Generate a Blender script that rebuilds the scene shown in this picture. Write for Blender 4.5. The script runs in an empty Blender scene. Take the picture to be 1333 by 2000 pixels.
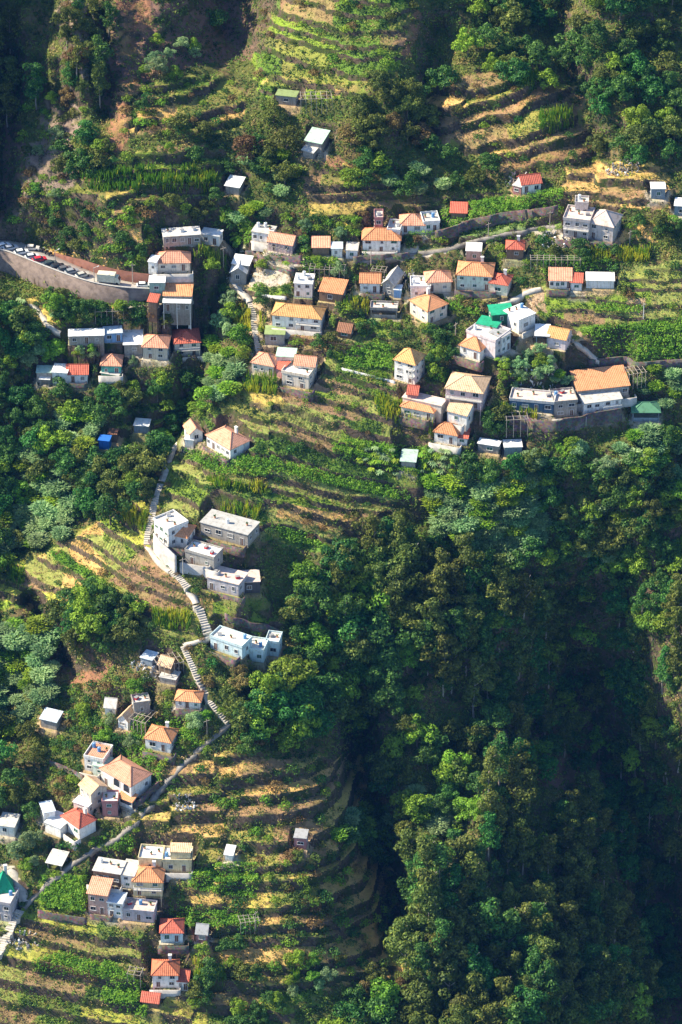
import bpy, math, random
import numpy as np
from mathutils import Vector, Matrix
from mathutils.bvhtree import BVHTree

# ------------------------------------------------------------------ camera
SC = bpy.context.scene
COL = SC.collection
PITCH = math.radians(33.0); DIST = 1100.0; FPX = 7700.0
CX, CY = 666.5, 1000.0
FWD = np.array([0, math.cos(PITCH), -math.sin(PITCH)])
UPV = np.array([0, math.sin(PITCH), math.cos(PITCH)])
RGT = np.array([1.0, 0, 0])
CAM = -DIST * FWD
cam_data = bpy.data.cameras.new('camera')
cam = bpy.data.objects.new('camera', cam_data); COL.objects.link(cam)
cam.location = CAM.tolist(); cam.rotation_euler = (math.pi/2 - PITCH, 0, 0)
cam_data.sensor_fit = 'VERTICAL'; cam_data.sensor_height = 24.0
cam_data.lens = 24.0 * FPX / 2000.0
cam_data.clip_start = 1.0; cam_data.clip_end = 6000.0
SC.camera = cam
# ------------------------------------------------------------------ light
SUN = Vector((-0.74, 0.12, 0.64)).normalized()
world = bpy.data.worlds.new("World"); SC.world = world
world.use_nodes = True
_nt = world.node_tree
_sky = _nt.nodes.new('ShaderNodeTexSky'); _sky.sky_type = 'NISHITA'; _sky.sun_disc = False
_sky.sun_elevation = math.asin(SUN.z); _sky.sun_rotation = math.atan2(SUN.x, SUN.y)
_sky.altitude = 400.0; _sky.air_density = 1.0; _sky.dust_density = 0.6; _sky.ozone_density = 5.0
_bg = _nt.nodes['Background']; _bg.inputs['Strength'].default_value = 0.115
_nt.links.new(_sky.outputs['Color'], _bg.inputs['Color'])
sun_data = bpy.data.lights.new('sun', 'SUN'); sun_data.energy = 5.0; sun_data.angle = math.radians(0.53)
sun_data.color = (1.0, 0.90, 0.72)
sun = bpy.data.objects.new('sun', sun_data); COL.objects.link(sun)
sun.rotation_euler = SUN.to_track_quat('Z', 'Y').to_euler(); sun.location = (-300, 50, 400)
SC.view_settings.view_transform = 'Standard'; SC.view_settings.look = 'None'
SC.view_settings.exposure = 1.05; SC.view_settings.gamma = 1.0
SC.view_settings.use_curve_mapping = False
SC.cycles.max_bounces = 4; SC.cycles.diffuse_bounces = 2; SC.cycles.glossy_bounces = 2
SC.cycles.transmission_bounces = 2; SC.cycles.transparent_max_bounces = 4; SC.cycles.volume_bounces = 0
SC.cycles.caustics_reflective = False; SC.cycles.caustics_refractive = False

# ------------------------------------------------------------------ helpers
rng = np.random.default_rng(7); random.seed(7)
def rays(px, py):
    px = np.asarray(px, float); py = np.asarray(py, float)
    return FWD + ((px-CX)/FPX)[..., None]*RGT - ((py-CY)/FPX)[..., None]*UPV
def project(P):
    P = np.asarray(P, float) - CAM
    f = P @ FWD
    return np.stack([CX + (P @ RGT)/f*FPX, CY - (P @ UPV)/f*FPX], -1)
def on_z(px, py, z):                       # where the line of sight through a pixel crosses height z
    r = rays(px, py); t = (z - CAM[2])/r[..., 2]
    return CAM + r*t[..., None] if np.ndim(t) else CAM + r*t
def _hash(i, j, s):
    n = (i*374761393 + j*668265263 + s*1442695041) & 0xffffffff
    n = ((n ^ (n >> 13))*1274126177) & 0xffffffff
    return ((n ^ (n >> 16)) & 0xffff)/65535.0
def noise(x, y, s=0):                      # value noise 0..1
    x = np.asarray(x, float); y = np.asarray(y, float)
    i = np.floor(x).astype(np.int64); j = np.floor(y).astype(np.int64)
    u = x-i; v = y-j; u = u*u*(3-2*u); v = v*v*(3-2*v)
    return ((1-u)*(1-v)*_hash(i, j, s) + u*(1-v)*_hash(i+1, j, s) + (1-u)*v*_hash(i, j+1, s) + u*v*_hash(i+1, j+1, s))
def fbm(x, y, s=0, o=3):
    t = 0; a = 0.5; n = 0
    for k in range(o):
        t = t + a*noise(x*2**k, y*2**k, s+k*17); n += a; a *= .5
    return t/n
def inpoly(x, y, poly):
    x = np.asarray(x, float); y = np.asarray(y, float); c = np.zeros(x.shape, bool); n = len(poly); j = n-1
    for i in range(n):
        xi, yi = poly[i]; xj, yj = poly[j]
        if yi != yj:
            c ^= ((yi > y) != (yj > y)) & (x < (xj-xi)*(y-yi)/(yj-yi)+xi)
        j = i
    return c
def segdist(x, y, pts):                    # distance to polyline, all numpy
    d = np.full(np.shape(x), 1e9)
    for (ax, ay), (bx, by) in zip(pts[:-1], pts[1:]):
        vx, vy = bx-ax, by-ay; L = vx*vx+vy*vy
        t = np.clip(((x-ax)*vx+(y-ay)*vy)/L, 0, 1)
        d = np.minimum(d, np.hypot(x-ax-t*vx, y-ay-t*vy))
    return d
def softpoly(x, y, poly, w):               # 1 inside, falling to 0 over w outside and inside
    ins = inpoly(x, y, poly); d = segdist(x, y, list(poly)+[poly[0]])
    return np.clip(0.5 + np.where(ins, d, -d)/w, 0, 1)
# ------------------------------------------------------------------ terrain relief
SLOPE = 0.65
RC = np.array([-300, 0, 150, 300, 450, 600, 750, 900, 1050, 1200, 1333, 1700.])
RR = np.array([-300, 0, 200, 400, 600, 800, 1000, 1200, 1400, 1600, 1800, 2000, 2400.])
RT = np.array([
 [40, -20, 0, -10, -25, 0, 10, 0, -5, 0, 0, 0],
 [40, -18, 0, -4, -20, 5, 11, -2, -6, 2, -4, 0],
 [30, -14, 3, 5, 0, 3, 11, 4, 4, 6, 0, 0],
 [10, -2, 8, 8, 0, 4, 3, 2, 5, 8, 8, 6],
 [0, -2, 1, 3, -3, 3, 4, 6, 8, 8, 8, 6],
 [0, -8, -6, -8, 3, 5, 5, 8, 8, 3, 0, 0],
 [0, -14, -6, 4, 7, 3, -2, -4, -3, -4, -8, -8],
 [5, -4, 4, 9, 8, -3, -8, -9, -14, -26, -12, 4],
 [5, -4, 2, 8, 9, -2, -16, -24, -46, -52, -22, 6],
 [5, 4, 6, 8, 8, 5, -16, -16, -34, -62, -62, -20],
 [5, 6, 6, 6, 5, 5, -10, -10, -20, -60, -72, -30],
 [5, 4, 4, 3, 1, 0, -4, -8, -14, -48, -72, -40],
 [5, 4, 4, 3, 1, 0, -4, -8, -14, -48, -72, -40.]])
def _crm(xs, X):                            # monotone-ish cubic weights: index and smooth blend of linear + smoothstep
    X = np.clip(X, xs[0], xs[-1]-1e-6)
    i = np.searchsorted(xs, X, side='right')-1
    return i, (X-xs[i])/(xs[i+1]-xs[i])
def _cub(p0, p1, p2, p3, t):
    return p1 + .5*t*(p2-p0 + t*(2*p0-5*p1+4*p2-p3 + t*(3*(p1-p2)+p3-p0)))
def table(px, py):
    i, u = _crm(RC, px); j, v = _crm(RR, py)
    n, m = len(RC), len(RR)
    rows = []
    for dj in (-1, 0, 1, 2):
        jj = np.clip(j+dj, 0, m-1)
        rows.append(_cub(*[RT[jj, np.clip(i+di, 0, n-1)] for di in (-1, 0, 1, 2)], u))
    return _cub(*rows, v)
GULLIES = [  # polyline, half width px, depth m (negative = ridge)
 ([(445, 470), (425, 560), (400, 640), (385, 700), (372, 780), (330, 860)], 26, 11),
 ([(700, 1380), (700, 1500), (730, 1600), (765, 1720), (785, 1830)], 34, 24),
 ([(1110, 1180), (1130, 1350), (1180, 1500), (1250, 1700), (1290, 1900)], 60, 18),
 ([(470, -60), (470, 40), (460, 110)], 50, 7),
 ([(140, 0), (150, 100), (170, 180)], 20, -6), ([(195, 40), (205, 150), (210, 230)], 20, 6),
 ([(20, 120), (15, 300), (5, 400)], 22, 12),
 ([(860, 60), (850, 160), (830, 260)], 30, 8), ([(1080, 60), (1120, 200), (1160, 300)], 40, 9),
 ([(120, 1290), (110, 1240), (60, 1180)], 18, 8),
 ([(980, 1440), (960, 1560), (930, 1700)], 30, -14), ([(1170, 1640), (1200, 1800), (1200, 1950)], 40, -14),
 ([(830, 1660), (830, 1800), (850, 1900)], 30, -12),
]
WILD = [  # zones where the ground is rough
 [(640, 1060), (820, 960), (1060, 880), (1400, 800), (1600, 2200), (640, 2200), (830, 1880), (720, 1470), (470, 1400), (560, 1150)],
 [(-300, 560), (110, 600), (280, 700), (430, 730), (330, 880), (280, 980), (120, 1070), (-300, 1130)],
 [(-300, 1180), (120, 1160), (280, 1200), (110, 1400), (60, 1560), (-300, 1640)],
 [(-300, -300), (520, -300), (500, 120), (260, 170), (180, 330), (260, 540), (-300, 460)],
 [(860, -300), (1700, -300), (1700, 330), (1130, 300), (1110, 160), (870, 110)],
]
def wildness(px, py):
    w = np.zeros(np.shape(px))
    for p in WILD: w = np.maximum(w, softpoly(px, py, p, 40))
    return w
def relief(px, py, wild):
    d = -table(px, py)
    for pl, w, a in GULLIES:
        d = d + a*np.exp(-(segdist(px, py, pl)/w)**2)
    d = d + wild*((fbm(px/90, py/110, 3)-.5)*12 + (fbm(px/26, py/30, 9)-.5)*3.5) + (fbm(px/60, py/60, 5)-.5)*1.6
    return d
def macro(px, py, wild=None):
    if wild is None: wild = wildness(px, py)
    r = rays(px, py)
    t = (SLOPE*CAM[1] - CAM[2])/(r[..., 2] - SLOPE*r[..., 1])
    return CAM + r*(t + relief(px, py, wild))[..., None]

def axis(lo, a, b, hi, fine, n):
    c = np.arange(a, b+.1, fine)
    L = a - np.geomspace(fine, a-lo, n)[::-1]; R = b + np.geomspace(fine, hi-b, n)
    return np.concatenate([L, c, R])
GXp = axis(-2600, -50, 1385, 4000, 2.7, 22)
GYp = axis(-1900, -60, 2080, 3600, 2.7, 22)
PX, PY = np.meshgrid(GXp, GYp)
WLD = wildness(PX, PY)
V = macro(PX, PY, WLD)                       # rows x cols x 3
ROWS, COLS = PX.shape
def faces_of(rows, cols):
    a = (np.arange(rows-1)[:, None]*cols + np.arange(cols-1)).ravel()
    return np.stack([a, a+cols, a+cols+1, a+1], 1)    # first row is the far one: counter-clockwise from above
def bvh_of(Vg, step=1):
    g = Vg[::step, ::step]
    return BVHTree.FromPolygons(g.reshape(-1, 3).tolist(), faces_of(*g.shape[:2]).tolist())
BV0 = bvh_of(V, 3)
def hit(px, py, bv=None):
    r = rays(px, py)
    h = (bv or BV0).ray_cast(Vector(CAM), Vector(r))
    return None if h[0] is None else np.array(h[0])

# terrace zones: (polygon px, tilt, step m)
TERR = [
 ([(430, 765), (520, 735), (640, 690), (800, 745), (870, 800), (850, 870), (815, 900), (815, 1000), (700, 1040), (650, 1085), (540, 1060), (325, 1000), (325, 930), (360, 880)], .19, 2.9),
 ([(-60, 1130), (130, 1060), (250, 975), (305, 960), (285, 1060), (340, 1130), (395, 1190), (380, 1250), (280, 1215), (200, 1145), (100, 1175), (-60, 1210)], .22, 3.0),
 ([(280, 1485), (460, 1475), (560, 1485), (700, 1475), (715, 1560), (770, 1700), (810, 1890), (640, 1930), (500, 1930), (380, 1960), (330, 1850), (370, 1680), (250, 1660)], -.02, 3.4),
 ([(-60, 1790), (80, 1770), (300, 1830), (380, 1850), (560, 1950), (600, 2100), (-60, 2100)], .13, 3.4),
 ([(1050, 560), (1400, 500), (1400, 720), (1170, 710), (1110, 640)], .05, 2.4),
 ([(820, 160), (960, 140), (1130, 175), (1155, 300), (1000, 335), (840, 270)], -.17, 3.6),
 ([(490, 95), (600, -80), (800, -80), (790, 110), (700, 190), (510, 190)], .04, 2.8),
 ([(240, 170), (470, 150), (470, 250), (250, 260)], -.08, 3.2),
 ([(170, 310), (440, 290), (480, 420), (160, 430)], -.03, 3.2),
 ([(1105, 320), (1300, 330), (1310, 405), (1105, 400)], .02, 3.0),
 ([(600, 340), (760, 330), (860, 400), (700, 430), (600, 430)], .0, 3.0),
 ([(250, 770), (375, 760), (345, 875), (200, 890)], .02, 3.2),
 ([(850, 400), (1100, 365), (1110, 440), (830, 500)], -.12, 3.6),
 ([(820, 880), (1000, 890), (1000, 960), (820, 970)], .03, 3.2),
 ([(480, 560), (760, 580), (760, 700), (500, 700)], .10, 2.6),
 ([(380, 1160), (540, 1180), (540, 1240), (420, 1230)], .15, 2.6),
]
Z = V[..., 2].copy()
Z0 = Z.copy()
_r = rays(PX, PY); plane_z = CAM[2] + _r[..., 2]*((SLOPE*CAM[1] - CAM[2])/(_r[..., 2] - SLOPE*_r[..., 1]))
PLOT = np.full(PX.shape, -1, np.int64); PZONE = np.full(PX.shape, -1)
SOFT = {0: .45, 1: .45, 4: .6, 6: .5, 14: .5, 3: .3, 2: .12, 5: .2, 7: .15}
for ti, (poly, a, st) in enumerate(TERR):
    sf = SOFT.get(ti, .1)
    sel = (PX > min(p[0] for p in poly)-30) & (PX < max(p[0] for p in poly)+30) & (PY > min(p[1] for p in poly)-30) & (PY < max(p[1] for p in poly)+30)
    px, py = PX[sel], PY[sel]; x, y, z = V[sel].T
    w = softpoly(px + (fbm(px/26, py/26, 4)-.5)*60, py+(fbm(px/26, py/26, 14)-.5)*40, poly, 26)
    q = .35*z + .65*(plane_z[sel]) + a*x + (fbm(x/(24 if ti == 2 else 14), y/(24 if ti == 2 else 14), 21)-.5)*(3.0 if ti in (2, 5, 6, 7, 8) else 1.6) + (noise(np.floor((x+noise(y/6, x*0, 6)*5)/(15 if ti == 2 else 19)), 0*x, ti)-.5)*(1.7 if ti == 2 else 1.8)
    q = q + .5*np.sin(q*.61+ti) + .3*np.sin(q*1.13) + (noise(x/3.5, y/3.5, 22)-.5)*.35
    lv = np.floor(q/st); fr = q/st-lv
    rw = 0.15
    t = np.clip((fr-(1-rw))/rw, 0, 1)
    q2 = st*(lv + sf*fr + (1-sf)*t)
    Z[sel] += w*(q2-q+ .45*st)
    L = (16, 11, 13)[ti % 3]; pid = (_hash(lv.astype(np.int64), np.floor((x+6*_hash(lv.astype(np.int64), 0*lv.astype(np.int64), 3)+(noise(x/4, y/4, 8)-.5)*1.2)/L).astype(np.int64), ti)*9973).astype(np.int64)
    tmp = PLOT[sel]; tmp[w > .5] = pid[w > .5]; PLOT[sel] = tmp; tz = PZONE[sel]; tz[w > .5] = ti; PZONE[sel] = tz
# ------------------------------------------------------------------ building table (pixel of the front eave, left and right)
# name, label, category, E1, E2, depth, height, roof, rise, wall colour, roof colour, windows (floors, n), extra
B = []
def H(label, e1, e2, dep, h, roof='hip', wc='white', rc='orange', fl=1, n=2, rise=None, cat='house', name='hillside_house', **k):
    h = h*.86 if h > 3.9 else h
    B.append(dict(label=label, e1=e1, e2=e2, dep=dep*.94, h=h, roof=roof, wc=wc, rc=rc, fl=fl, nw=n,
                  rise=rise if rise is not None else {'hip': 1.9, 'gable': 1.6, 'shed': .7, 'flat': .0}[roof], cat=cat, name=name, **k))
# left bank
H('long low pale house with flat ragged roofs above the pink hipped cottage', (320,463),(392,458),5,3,'flat','grey','pale',1,5)
H('pale flat annex at the right end of the long low house', (392,457),(428,462),4,3,'flat','white','white',1,2,name='flat_annex',cat='annex')
H('white cottage with a salmon hipped roof above the end of the road', (306,512),(371,511),6,3,'hip','cream','salmon',1,3,lm='the salmon roofed cottage')
H('small white box annex left of the salmon roofed cottage', (290,511),(305,513),4,3,'flat','white','white',1,1,name='flat_annex',cat='annex')
H('white flat roofed garage with green wall where the road ends', (292,552),(322,552),4,3,'flat','green_wall','white',1,1,name='road_garage',cat='garage')
H('house with bright orange shed roof and white porch roof by the road end', (320,577),(373,578),7,6,'shed','grey','orange',2,3,porch=1,lm='the road end house')
H('small faded red lean-to below the road garage', (290,588),(306,590),3,2.2,'shed','brown','red',1,0,name='lean_to_shed',cat='shed')
H('long flat white roofed shed on the left slope', (135,657),(203,655),4,2.6,'flat','grey','white',1,3,name='flat_shed',cat='shed',lm='the long white roofed shed')
H('pale blue shed with water tanks beside the long white shed', (204,652),(239,650),4,2.8,'flat','blue_wall','paleblue',1,2,name='flat_shed',cat='shed')
H('grey-white sloped roof shed left of the salmon hipped house', (243,673),(278,672),7,3.4,'shed','grey','white',1,1,name='lean_to_shed',cat='shed')
H('grey two storey house with a salmon hipped roof on the left slope', (279,676),(327,678),7,4.6,'hip','beige','salmon',2,2)
H('two storey house with red hipped roof and yellow gable by the gully', (341,670),(391,667),8,5.2,'hip','cream','red',2,2,balc=1,chim=1,lm='the red roofed house by the gully')
H('cottage with teal walls under a small salmon hipped roof', (198,712),(236,713),6,3.2,'hip','teal_wall','salmon',1,2,lm='the teal walled cottage')
H('pale canopy in front of the teal walled cottage', (197,728),(232,734),3,1.6,'flat','green_wall','pale',1,0,name='garden_canopy',cat='canopy')
H('white cottage with a red gabled roof in the trees at left', (131,730),(171,730),5,3,'gable','white','red',1,2,lm='the red gabled cottage at left')
H('narrow white block joined to the red gabled cottage', (102,727),(131,729),5,4,'flat','white','white',1,1,name='flat_annex',cat='annex')
H('grey-green roofed shed left of the red gabled cottage', (72,728),(101,728),4,2.6,'flat','grey','mint',1,0,name='flat_shed',cat='shed')
H('small white canopy below the grey-green shed', (78,741),(97,742),3,2,'flat','grey','white',1,0,name='garden_canopy',cat='canopy')
# upper middle
H('white roofed bungalow above the village, left of the orange pergola house', (492,452),(530,458),5,3,'flat','white','pale',1,3)
H('orange gabled cottage behind a white pergola on the upper slope', (524,470),(571,478),5,3,'gable','pink_wall','salmon',1,2)
H('small pinkish roofed shed left of the white two storey house', (611,483),(643,483),5,2.4,'shed','brown','salmon',1,0,name='lean_to_shed',cat='shed')
H('pale blue flat shed beside the white two storey house', (648,486),(669,486),4,2.6,'flat','white','paleblue',1,1,name='flat_shed',cat='shed')
H('cluttered white roofed terrace shed next to the two storey white house', (676,489),(698,490),5,2.4,'flat','white','pale',1,1,name='flat_shed',cat='shed')
H('white two storey house with orange hipped roof on the upper road', (709,467),(782,468),7,4.6,'hip','white','orange',2,3,lm='the white two storey house')
H('white house with salmon hipped roof and roof terrace behind the two storey house', (783,438),(829,438),6,2.8,'hip','white','salmon',1,2)
H('white flat roofed wing right of the upper salmon roof', (828,436),(859,434),6,3,'flat','white','pale',1,2,name='flat_annex',cat='annex',par=1)
H('dark pink tower block above the white two storey house', (732,428),(748,428),5,5.5,'flat','rose','pale',2,1,par=1,cat='tower',name='tower_block')
H('white roof terrace between the pink tower and the salmon roof', (757,450),(781,452),6,3.6,'flat','white','pale',1,1,name='flat_annex',cat='annex',par=1)
H('small red roofed hut at the left end of the vine terraces', (881,415),(911,416),5,2,'shed','brown','red',1,0,name='garden_hut',cat='hut')
H('grey shed with a bright white gabled roof beside the top of the stairs', (451,531),(481,533),6,4.2,'gable','grey','white',1,1,name='stone_barn',cat='barn',gf=1,lm='the white roofed barn')
H('white roofed shed just behind the white gabled barn', (455,514),(486,518),4,3,'shed','grey','white',1,0,name='lean_to_shed',cat='shed')
H('white tower house with flat roof left of the terracotta pergola', (575,553),(610,555),6,5,'flat','white','white',2,2,lm='the white tower house')
H('terracotta shed roof with white terrace in the middle of the village', (624,568),(668,574),6,3,'shed','brown','orange',1,1,name='lean_to_shed',cat='shed',rise=1.2)
H('white cottage with orange gable left of the grey gabled house', (704,551),(742,552),5,3.4,'gable','white','orange',1,2)
H('narrow grey gabled house with pale roof in mid village', (748,552),(770,556),8,4.2,'gable','grey','pale',2,1,gf=1)
H('blue painted shed next to the narrow grey gabled house', (770,566),(783,567),3,2.4,'flat','blue_wall','paleblue',1,0,name='flat_shed',cat='shed')
H('white flat roofed house left of the pink roofed cottage', (803,562),(841,562),6,4,'flat','white','white',1,2,par=1)
H('cottage with a wide salmon hipped roof in mid village', (834,550),(882,548),6,4,'hip','cream','salmon',1,2)
H('red and white carport terrace below the grey gabled house', (724,604),(776,606),4,2.6,'flat','grey','pale',1,1,name='carport',cat='carport',par=1)
H('corner house with peaked orange roof and cream walls', (836,607),(874,592),8.5,5,'hip','cream','orange',2,2,chim=1,lm='the peaked orange corner house')
H('wide white two storey house with golden orange hipped roof', (532,613),(627,622),7,5.2,'hip','white','gold',2,4,balc=1,lm='the wide golden roofed house')
H('stone shed with a mossy green flat roof below the golden roofed house', (518,653),(556,654),5,3.2,'flat','grey','moss',1,1,name='stone_shed',cat='shed')
H('tiny rusty gabled hut right of the golden roofed house', (660,645),(684,649),4,2,'gable','brown','rust',1,1,name='garden_hut',cat='hut')
H('low house with salmon pyramid roof at the foot of the long stairs', (492,706),(535,714),6,3.4,'hip','cream','salmon',1,3,lm='the pyramid roofed house')
H('red roofed link between the pyramid roof and the terrace house', (535,716),(550,722),4,2.6,'shed','rose','red',1,0,name='lean_to_shed',cat='shed')
H('pale green flat roof behind the terrace house', (540,696),(576,698),5,3,'flat','cream','palegreen',1,0,name='flat_annex',cat='annex')
H('pink gabled part of the terrace house', (575,711),(614,715),5,4,'gable','cream','salmon',1,1,name='flat_annex',cat='annex')
H('cream house with white roof terrace below the pink gable', (551,727),(603,737),7,4.6,'flat','cream','white',2,2,par=1,lm='the cream terrace house')
H('slim three storey white house with golden hipped roof among the fields', (771,700),(811,711),6.5,7.6,'hip','white','gold',3,2,rise=2.6,balc=1,lm='the slim three storey house')
# right
H('white ruin with red gabled roof and rubble on the high slope', (1020,360),(1057,356),5,3,'gable','white','red',1,2,lm='the white ruin')
H('broken wall shed at the left of the white ruin', (1002,362),(1018,366),5,2.6,'flat','rose','pale',1,1,name='ruined_shed',cat='shed')
H('large unfinished house, left wing with pale flat roof terrace', (1101,428),(1152,434),8,6.4,'flat','pinkgrey','pinkroof',2,3,balc=1,par=1,lm='the large unfinished house')
H('large unfinished house, right wing with pale hipped roof', (1151,433),(1198,442),8,6.2,'hip','pinkgrey','pinkroof',2,2,rise=2.6)
H('small tower on the hillside behind the unfinished house', (1124,398),(1149,399),4,4.5,'flat','pinkgrey','pale',1,2,par=1,cat='tower',name='tower_block')
H('small blue-grey hut with white roof by the dry terraces', (1273,369),(1300,369),4,3,'flat','bluegrey','white',1,1,name='garden_hut',cat='hut')
H('small white roofed hut at the right edge of the slope', (1318,402),(1345,404),5,3,'flat','bluegrey','white',1,1,name='garden_hut',cat='hut')
H('grey cube house with a white roof above the large orange roofed house', (911,490),(940,491),5,3.6,'flat','grey','white',1,1)
H('brown shed with a small red sloped roof among trees', (990,485),(1023,486),5,3.2,'hip','brown','red',1,1,rise=1.2)
H('large green-white two storey house with orange hipped roof', (893,535),(961,539),8,5.6,'hip','palegreenwall','orange',2,3,chim=1,lm='the large orange roofed house')
H('lower red roofed wing of the large orange roofed house', (957,551),(991,556),6,4.2,'hip','cream','red',1,1,rise=1.3,name='side_wing',cat='annex')
H('white cottage with an orange roof facing the terraced fields', (1074,547),(1116,548),5,2.6,'shed','white','salmon',1,4,rise=1.2,lm='the cottage by the fields')
H('lower red roofed end of the cottage by the fields', (1116,551),(1137,552),4,2.4,'shed','white','red',1,1,name='side_wing',cat='annex')
H('flat white roof with a dark opening right of the cottage by the fields', (1146,548),(1200,549),5,2.2,'flat','white','white',1,0,name='flat_shed',cat='shed')
H('white three storey house below bright green awnings', (912,648),(968,668),8,6,'flat','pinkwhite','pale',2,1,par=1,lm='the green awning house')
H('upper storey with emerald green roof left of the white flat roof', (931,632),(970,640),5,3,'flat','white','emerald',1,2,name='roof_storey',cat='annex')
H('dark green roofed block at the top of the green awning house', (962,616),(1005,612),6,3,'flat','darkgreen','emerald',1,1,name='roof_storey',cat='annex')
H('open sided block with a bright white flat roof right of the green awnings', (1014,625),(1046,612),7,5,'flat','white','white',1,1,lm='the white open sided block')
H('narrow white stair wing below the green awnings', (981,660),(998,650),5,6,'flat','white','grey',2,2,name='side_wing',cat='annex')
H('small orange hipped cottage at the foot of the green awning house', (899,672),(938,684),6,3.4,'hip','white','orange',1,2)
H('small barn with tan gabled roof on the dirt terrace', (1069,656),(1105,663),6,4,'gable','pinkwhite','gold',1,1,name='stone_barn',cat='barn',lm='the tan roofed barn')
H('white canopy joined to the left of the tan roofed barn', (1047,655),(1072,656),5,3,'shed','bluegrey','white',1,0,name='garden_canopy',cat='canopy')
H('tall pink house with a broad tan hipped roof and balconies', (871,757),(943,767),9.5,6.4,'hip','pink_wall','tan',2,3,balc=2,rise=2.2,lm='the tall pink house')
H('white house with tan gabled roof just below the pink house', (874,801),(912,811),7,4.4,'gable','white','tan',1,1)
H('low house with an orange sloped roof left of the pink house', (784,792),(847,805),6,3,'hip','cream','orange',1,3,rise=1.3,lm='the low orange house')
H('pale flat roof behind the low orange house', (787,776),(862,793),4,3.0,'flat','cream','pinkroof',1,0,name='flat_annex',cat='annex')
H('small red gabled loft above the low orange house', (796,768),(815,770),4,3.4,'gable','rose','red',1,0,name='roof_loft',cat='annex')
H('lowest white cottage with orange hipped roof below the pink house', (849,841),(893,849),5,3.4,'hip','white','orange',1,2)
H('red roofed end of the lowest white cottage', (893,854),(913,856),4,2.2,'shed','white','red',1,1,name='side_wing',cat='annex')
H('long low building with pale pink roof terrace and dark blue front', (996,781),(1082,789),6,3,'flat','navy','pinkroof',1,4,par=1,lm='the long pink terrace')
H('stone block with teal edged flat roof beside the long pink terrace', (1083,788),(1128,784),7,5.2,'flat','grey','pinkroof',2,2,par=1)
H('grey two storey house with a long plain orange roof', (1129,763),(1229,752),8,4,'shed','grey','orange',1,6,rise=1.8,lm='the long orange roofed house')
H('white porch block with pale roof and balcony below the long orange roof', (1141,788),(1214,778),5,5.6,'shed','white','pale',2,4,balc=1)
H('open shelter with a dark green hipped roof at the forest edge', (1236,804),(1289,804),6,3,'hip','bluegrey','greenroof',1,0,rise=1.4,name='open_shelter',cat='shelter',lm='the green roofed shelter')
H('white roofed shed under the big dark tree below the pink house', (934,866),(974,872),3,2.4,'flat','grey','white',1,1,name='flat_shed',cat='shed')
H('white topped store at the right end of the lowest retaining wall', (986,874),(1020,873),4,3,'flat','bluegrey','white',1,0,name='flat_shed',cat='shed')
H('tent-like pale tarpaulin shed at the edge of the banana plots', (784,900),(811,902),5,2.6,'shed','grey','mint',1,0,name='tarp_shed',cat='shed')
# centre spur
H('long house with a broad salmon hipped roof standing alone on the spur', (404,848),(450,876),7.5,4.2,'hip','white','salmon',1,5,rise=2.4,lm='the broad salmon roof on the spur')
H('small pink gabled hut left of the broad salmon roof', (371,847),(396,842),5,3,'gable','white','salmon',1,1,name='garden_hut',cat='hut',gf=1)
H('white domed washhouse at the head of the stairs on the spur', (361,858),(378,860),3,2.6,'flat','white','white',1,0,name='wash_house',cat='hut')
H('curved white house wall with pale flat roof beside the stairs', (301,1015),(329,1036),7,7,'flat','white','pale',2,3,par=1,lm='the white house by the stairs')
H('white house with a bright orange hipped roof beside the stairs', (330,1042),(365,1049),6.5,4,'hip','white','orange',1,2)
H('long grey concrete building with flat roof on the spur', (392,1020),(484,1045),7.5,3.8,'flat','grey','greyroof',1,4,lm='the long grey building')
H('grey concrete house with white roof terrace below the orange hip', (362,1076),(418,1092),5.5,4.2,'flat','concrete','white',1,2,par=1)
H('lavender grey house with pinkish flat roof on the spur', (405,1127),(466,1142),6.5,3.8,'flat','lilac','pinkroof',1,3,lm='the lilac grey house')
H('right extension of the lavender grey house', (466,1138),(508,1136),6,3.4,'flat','dark','pinkroof',1,1,name='side_wing',cat='annex')
H('long pale cyan house with cream flat roof at the foot of the wide stairs', (411,1244),(473,1265),5.5,3.6,'flat','cyanshade_wall','cream',1,3,par=1,lm='the pale cyan house')  # white walls; their cyan is shade tint painted into the wall colour
H('right half of the pale cyan house with rooftop pots', (473,1266),(515,1272),5.5,3.6,'flat','cyanshade_wall','cream',1,2,par=1,name='side_wing',cat='annex')
H('taller white block at the right end of the pale cyan house', (519,1254),(544,1257),5,4.8,'flat','cyanshade_wall','cream',1,1,par=1,name='flat_annex',cat='annex')
# lower left
H('white corrugated shed roof in the lower left trees', (80,1403),(110,1410),4,2.6,'shed','grey','paleblue',1,0,name='flat_shed',cat='shed')
H('pale blue sheet roof in the upper garden ruins', (275,1284),(297,1290),4,2,'flat','bluegrey','paleblue',1,0,name='flat_shed',cat='shed')
H('ruined tan gable among the pergolas', (310,1296),(333,1303),4,2.4,'gable','brown','tan',1,0,name='ruined_hut',cat='hut')
H('pale broken slab roof under the ruined tan gable', (312,1322),(343,1328),4,1.6,'flat','grey','pale',1,0,name='ruined_shed',cat='shed')
H('small grey flat roofed house with a chimney tower in the gardens', (262,1376),(293,1372),4,4,'flat','grey','pale',1,1,par=1)
H('small white hut in the bright green garden', (205,1380),(225,1382),4,2.6,'gable','white','pale',1,1,name='garden_hut',cat='hut')
H('small tan gabled hut left of the grey garden house', (231,1402),(250,1408),6,3,'gable','white','tan',1,1,name='garden_hut',cat='hut',gf=1)
H('low round fronted house with orange hipped roof by the path', (343,1366),(391,1370),5,2.6,'hip','white','orange',1,3,rise=1.3)
H('white cottage with peaked orange roof beside the shaded path', (284,1440),(333,1449),6.5,4.2,'hip','white','orange',1,2,lm='the peaked cottage by the path')
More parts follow.
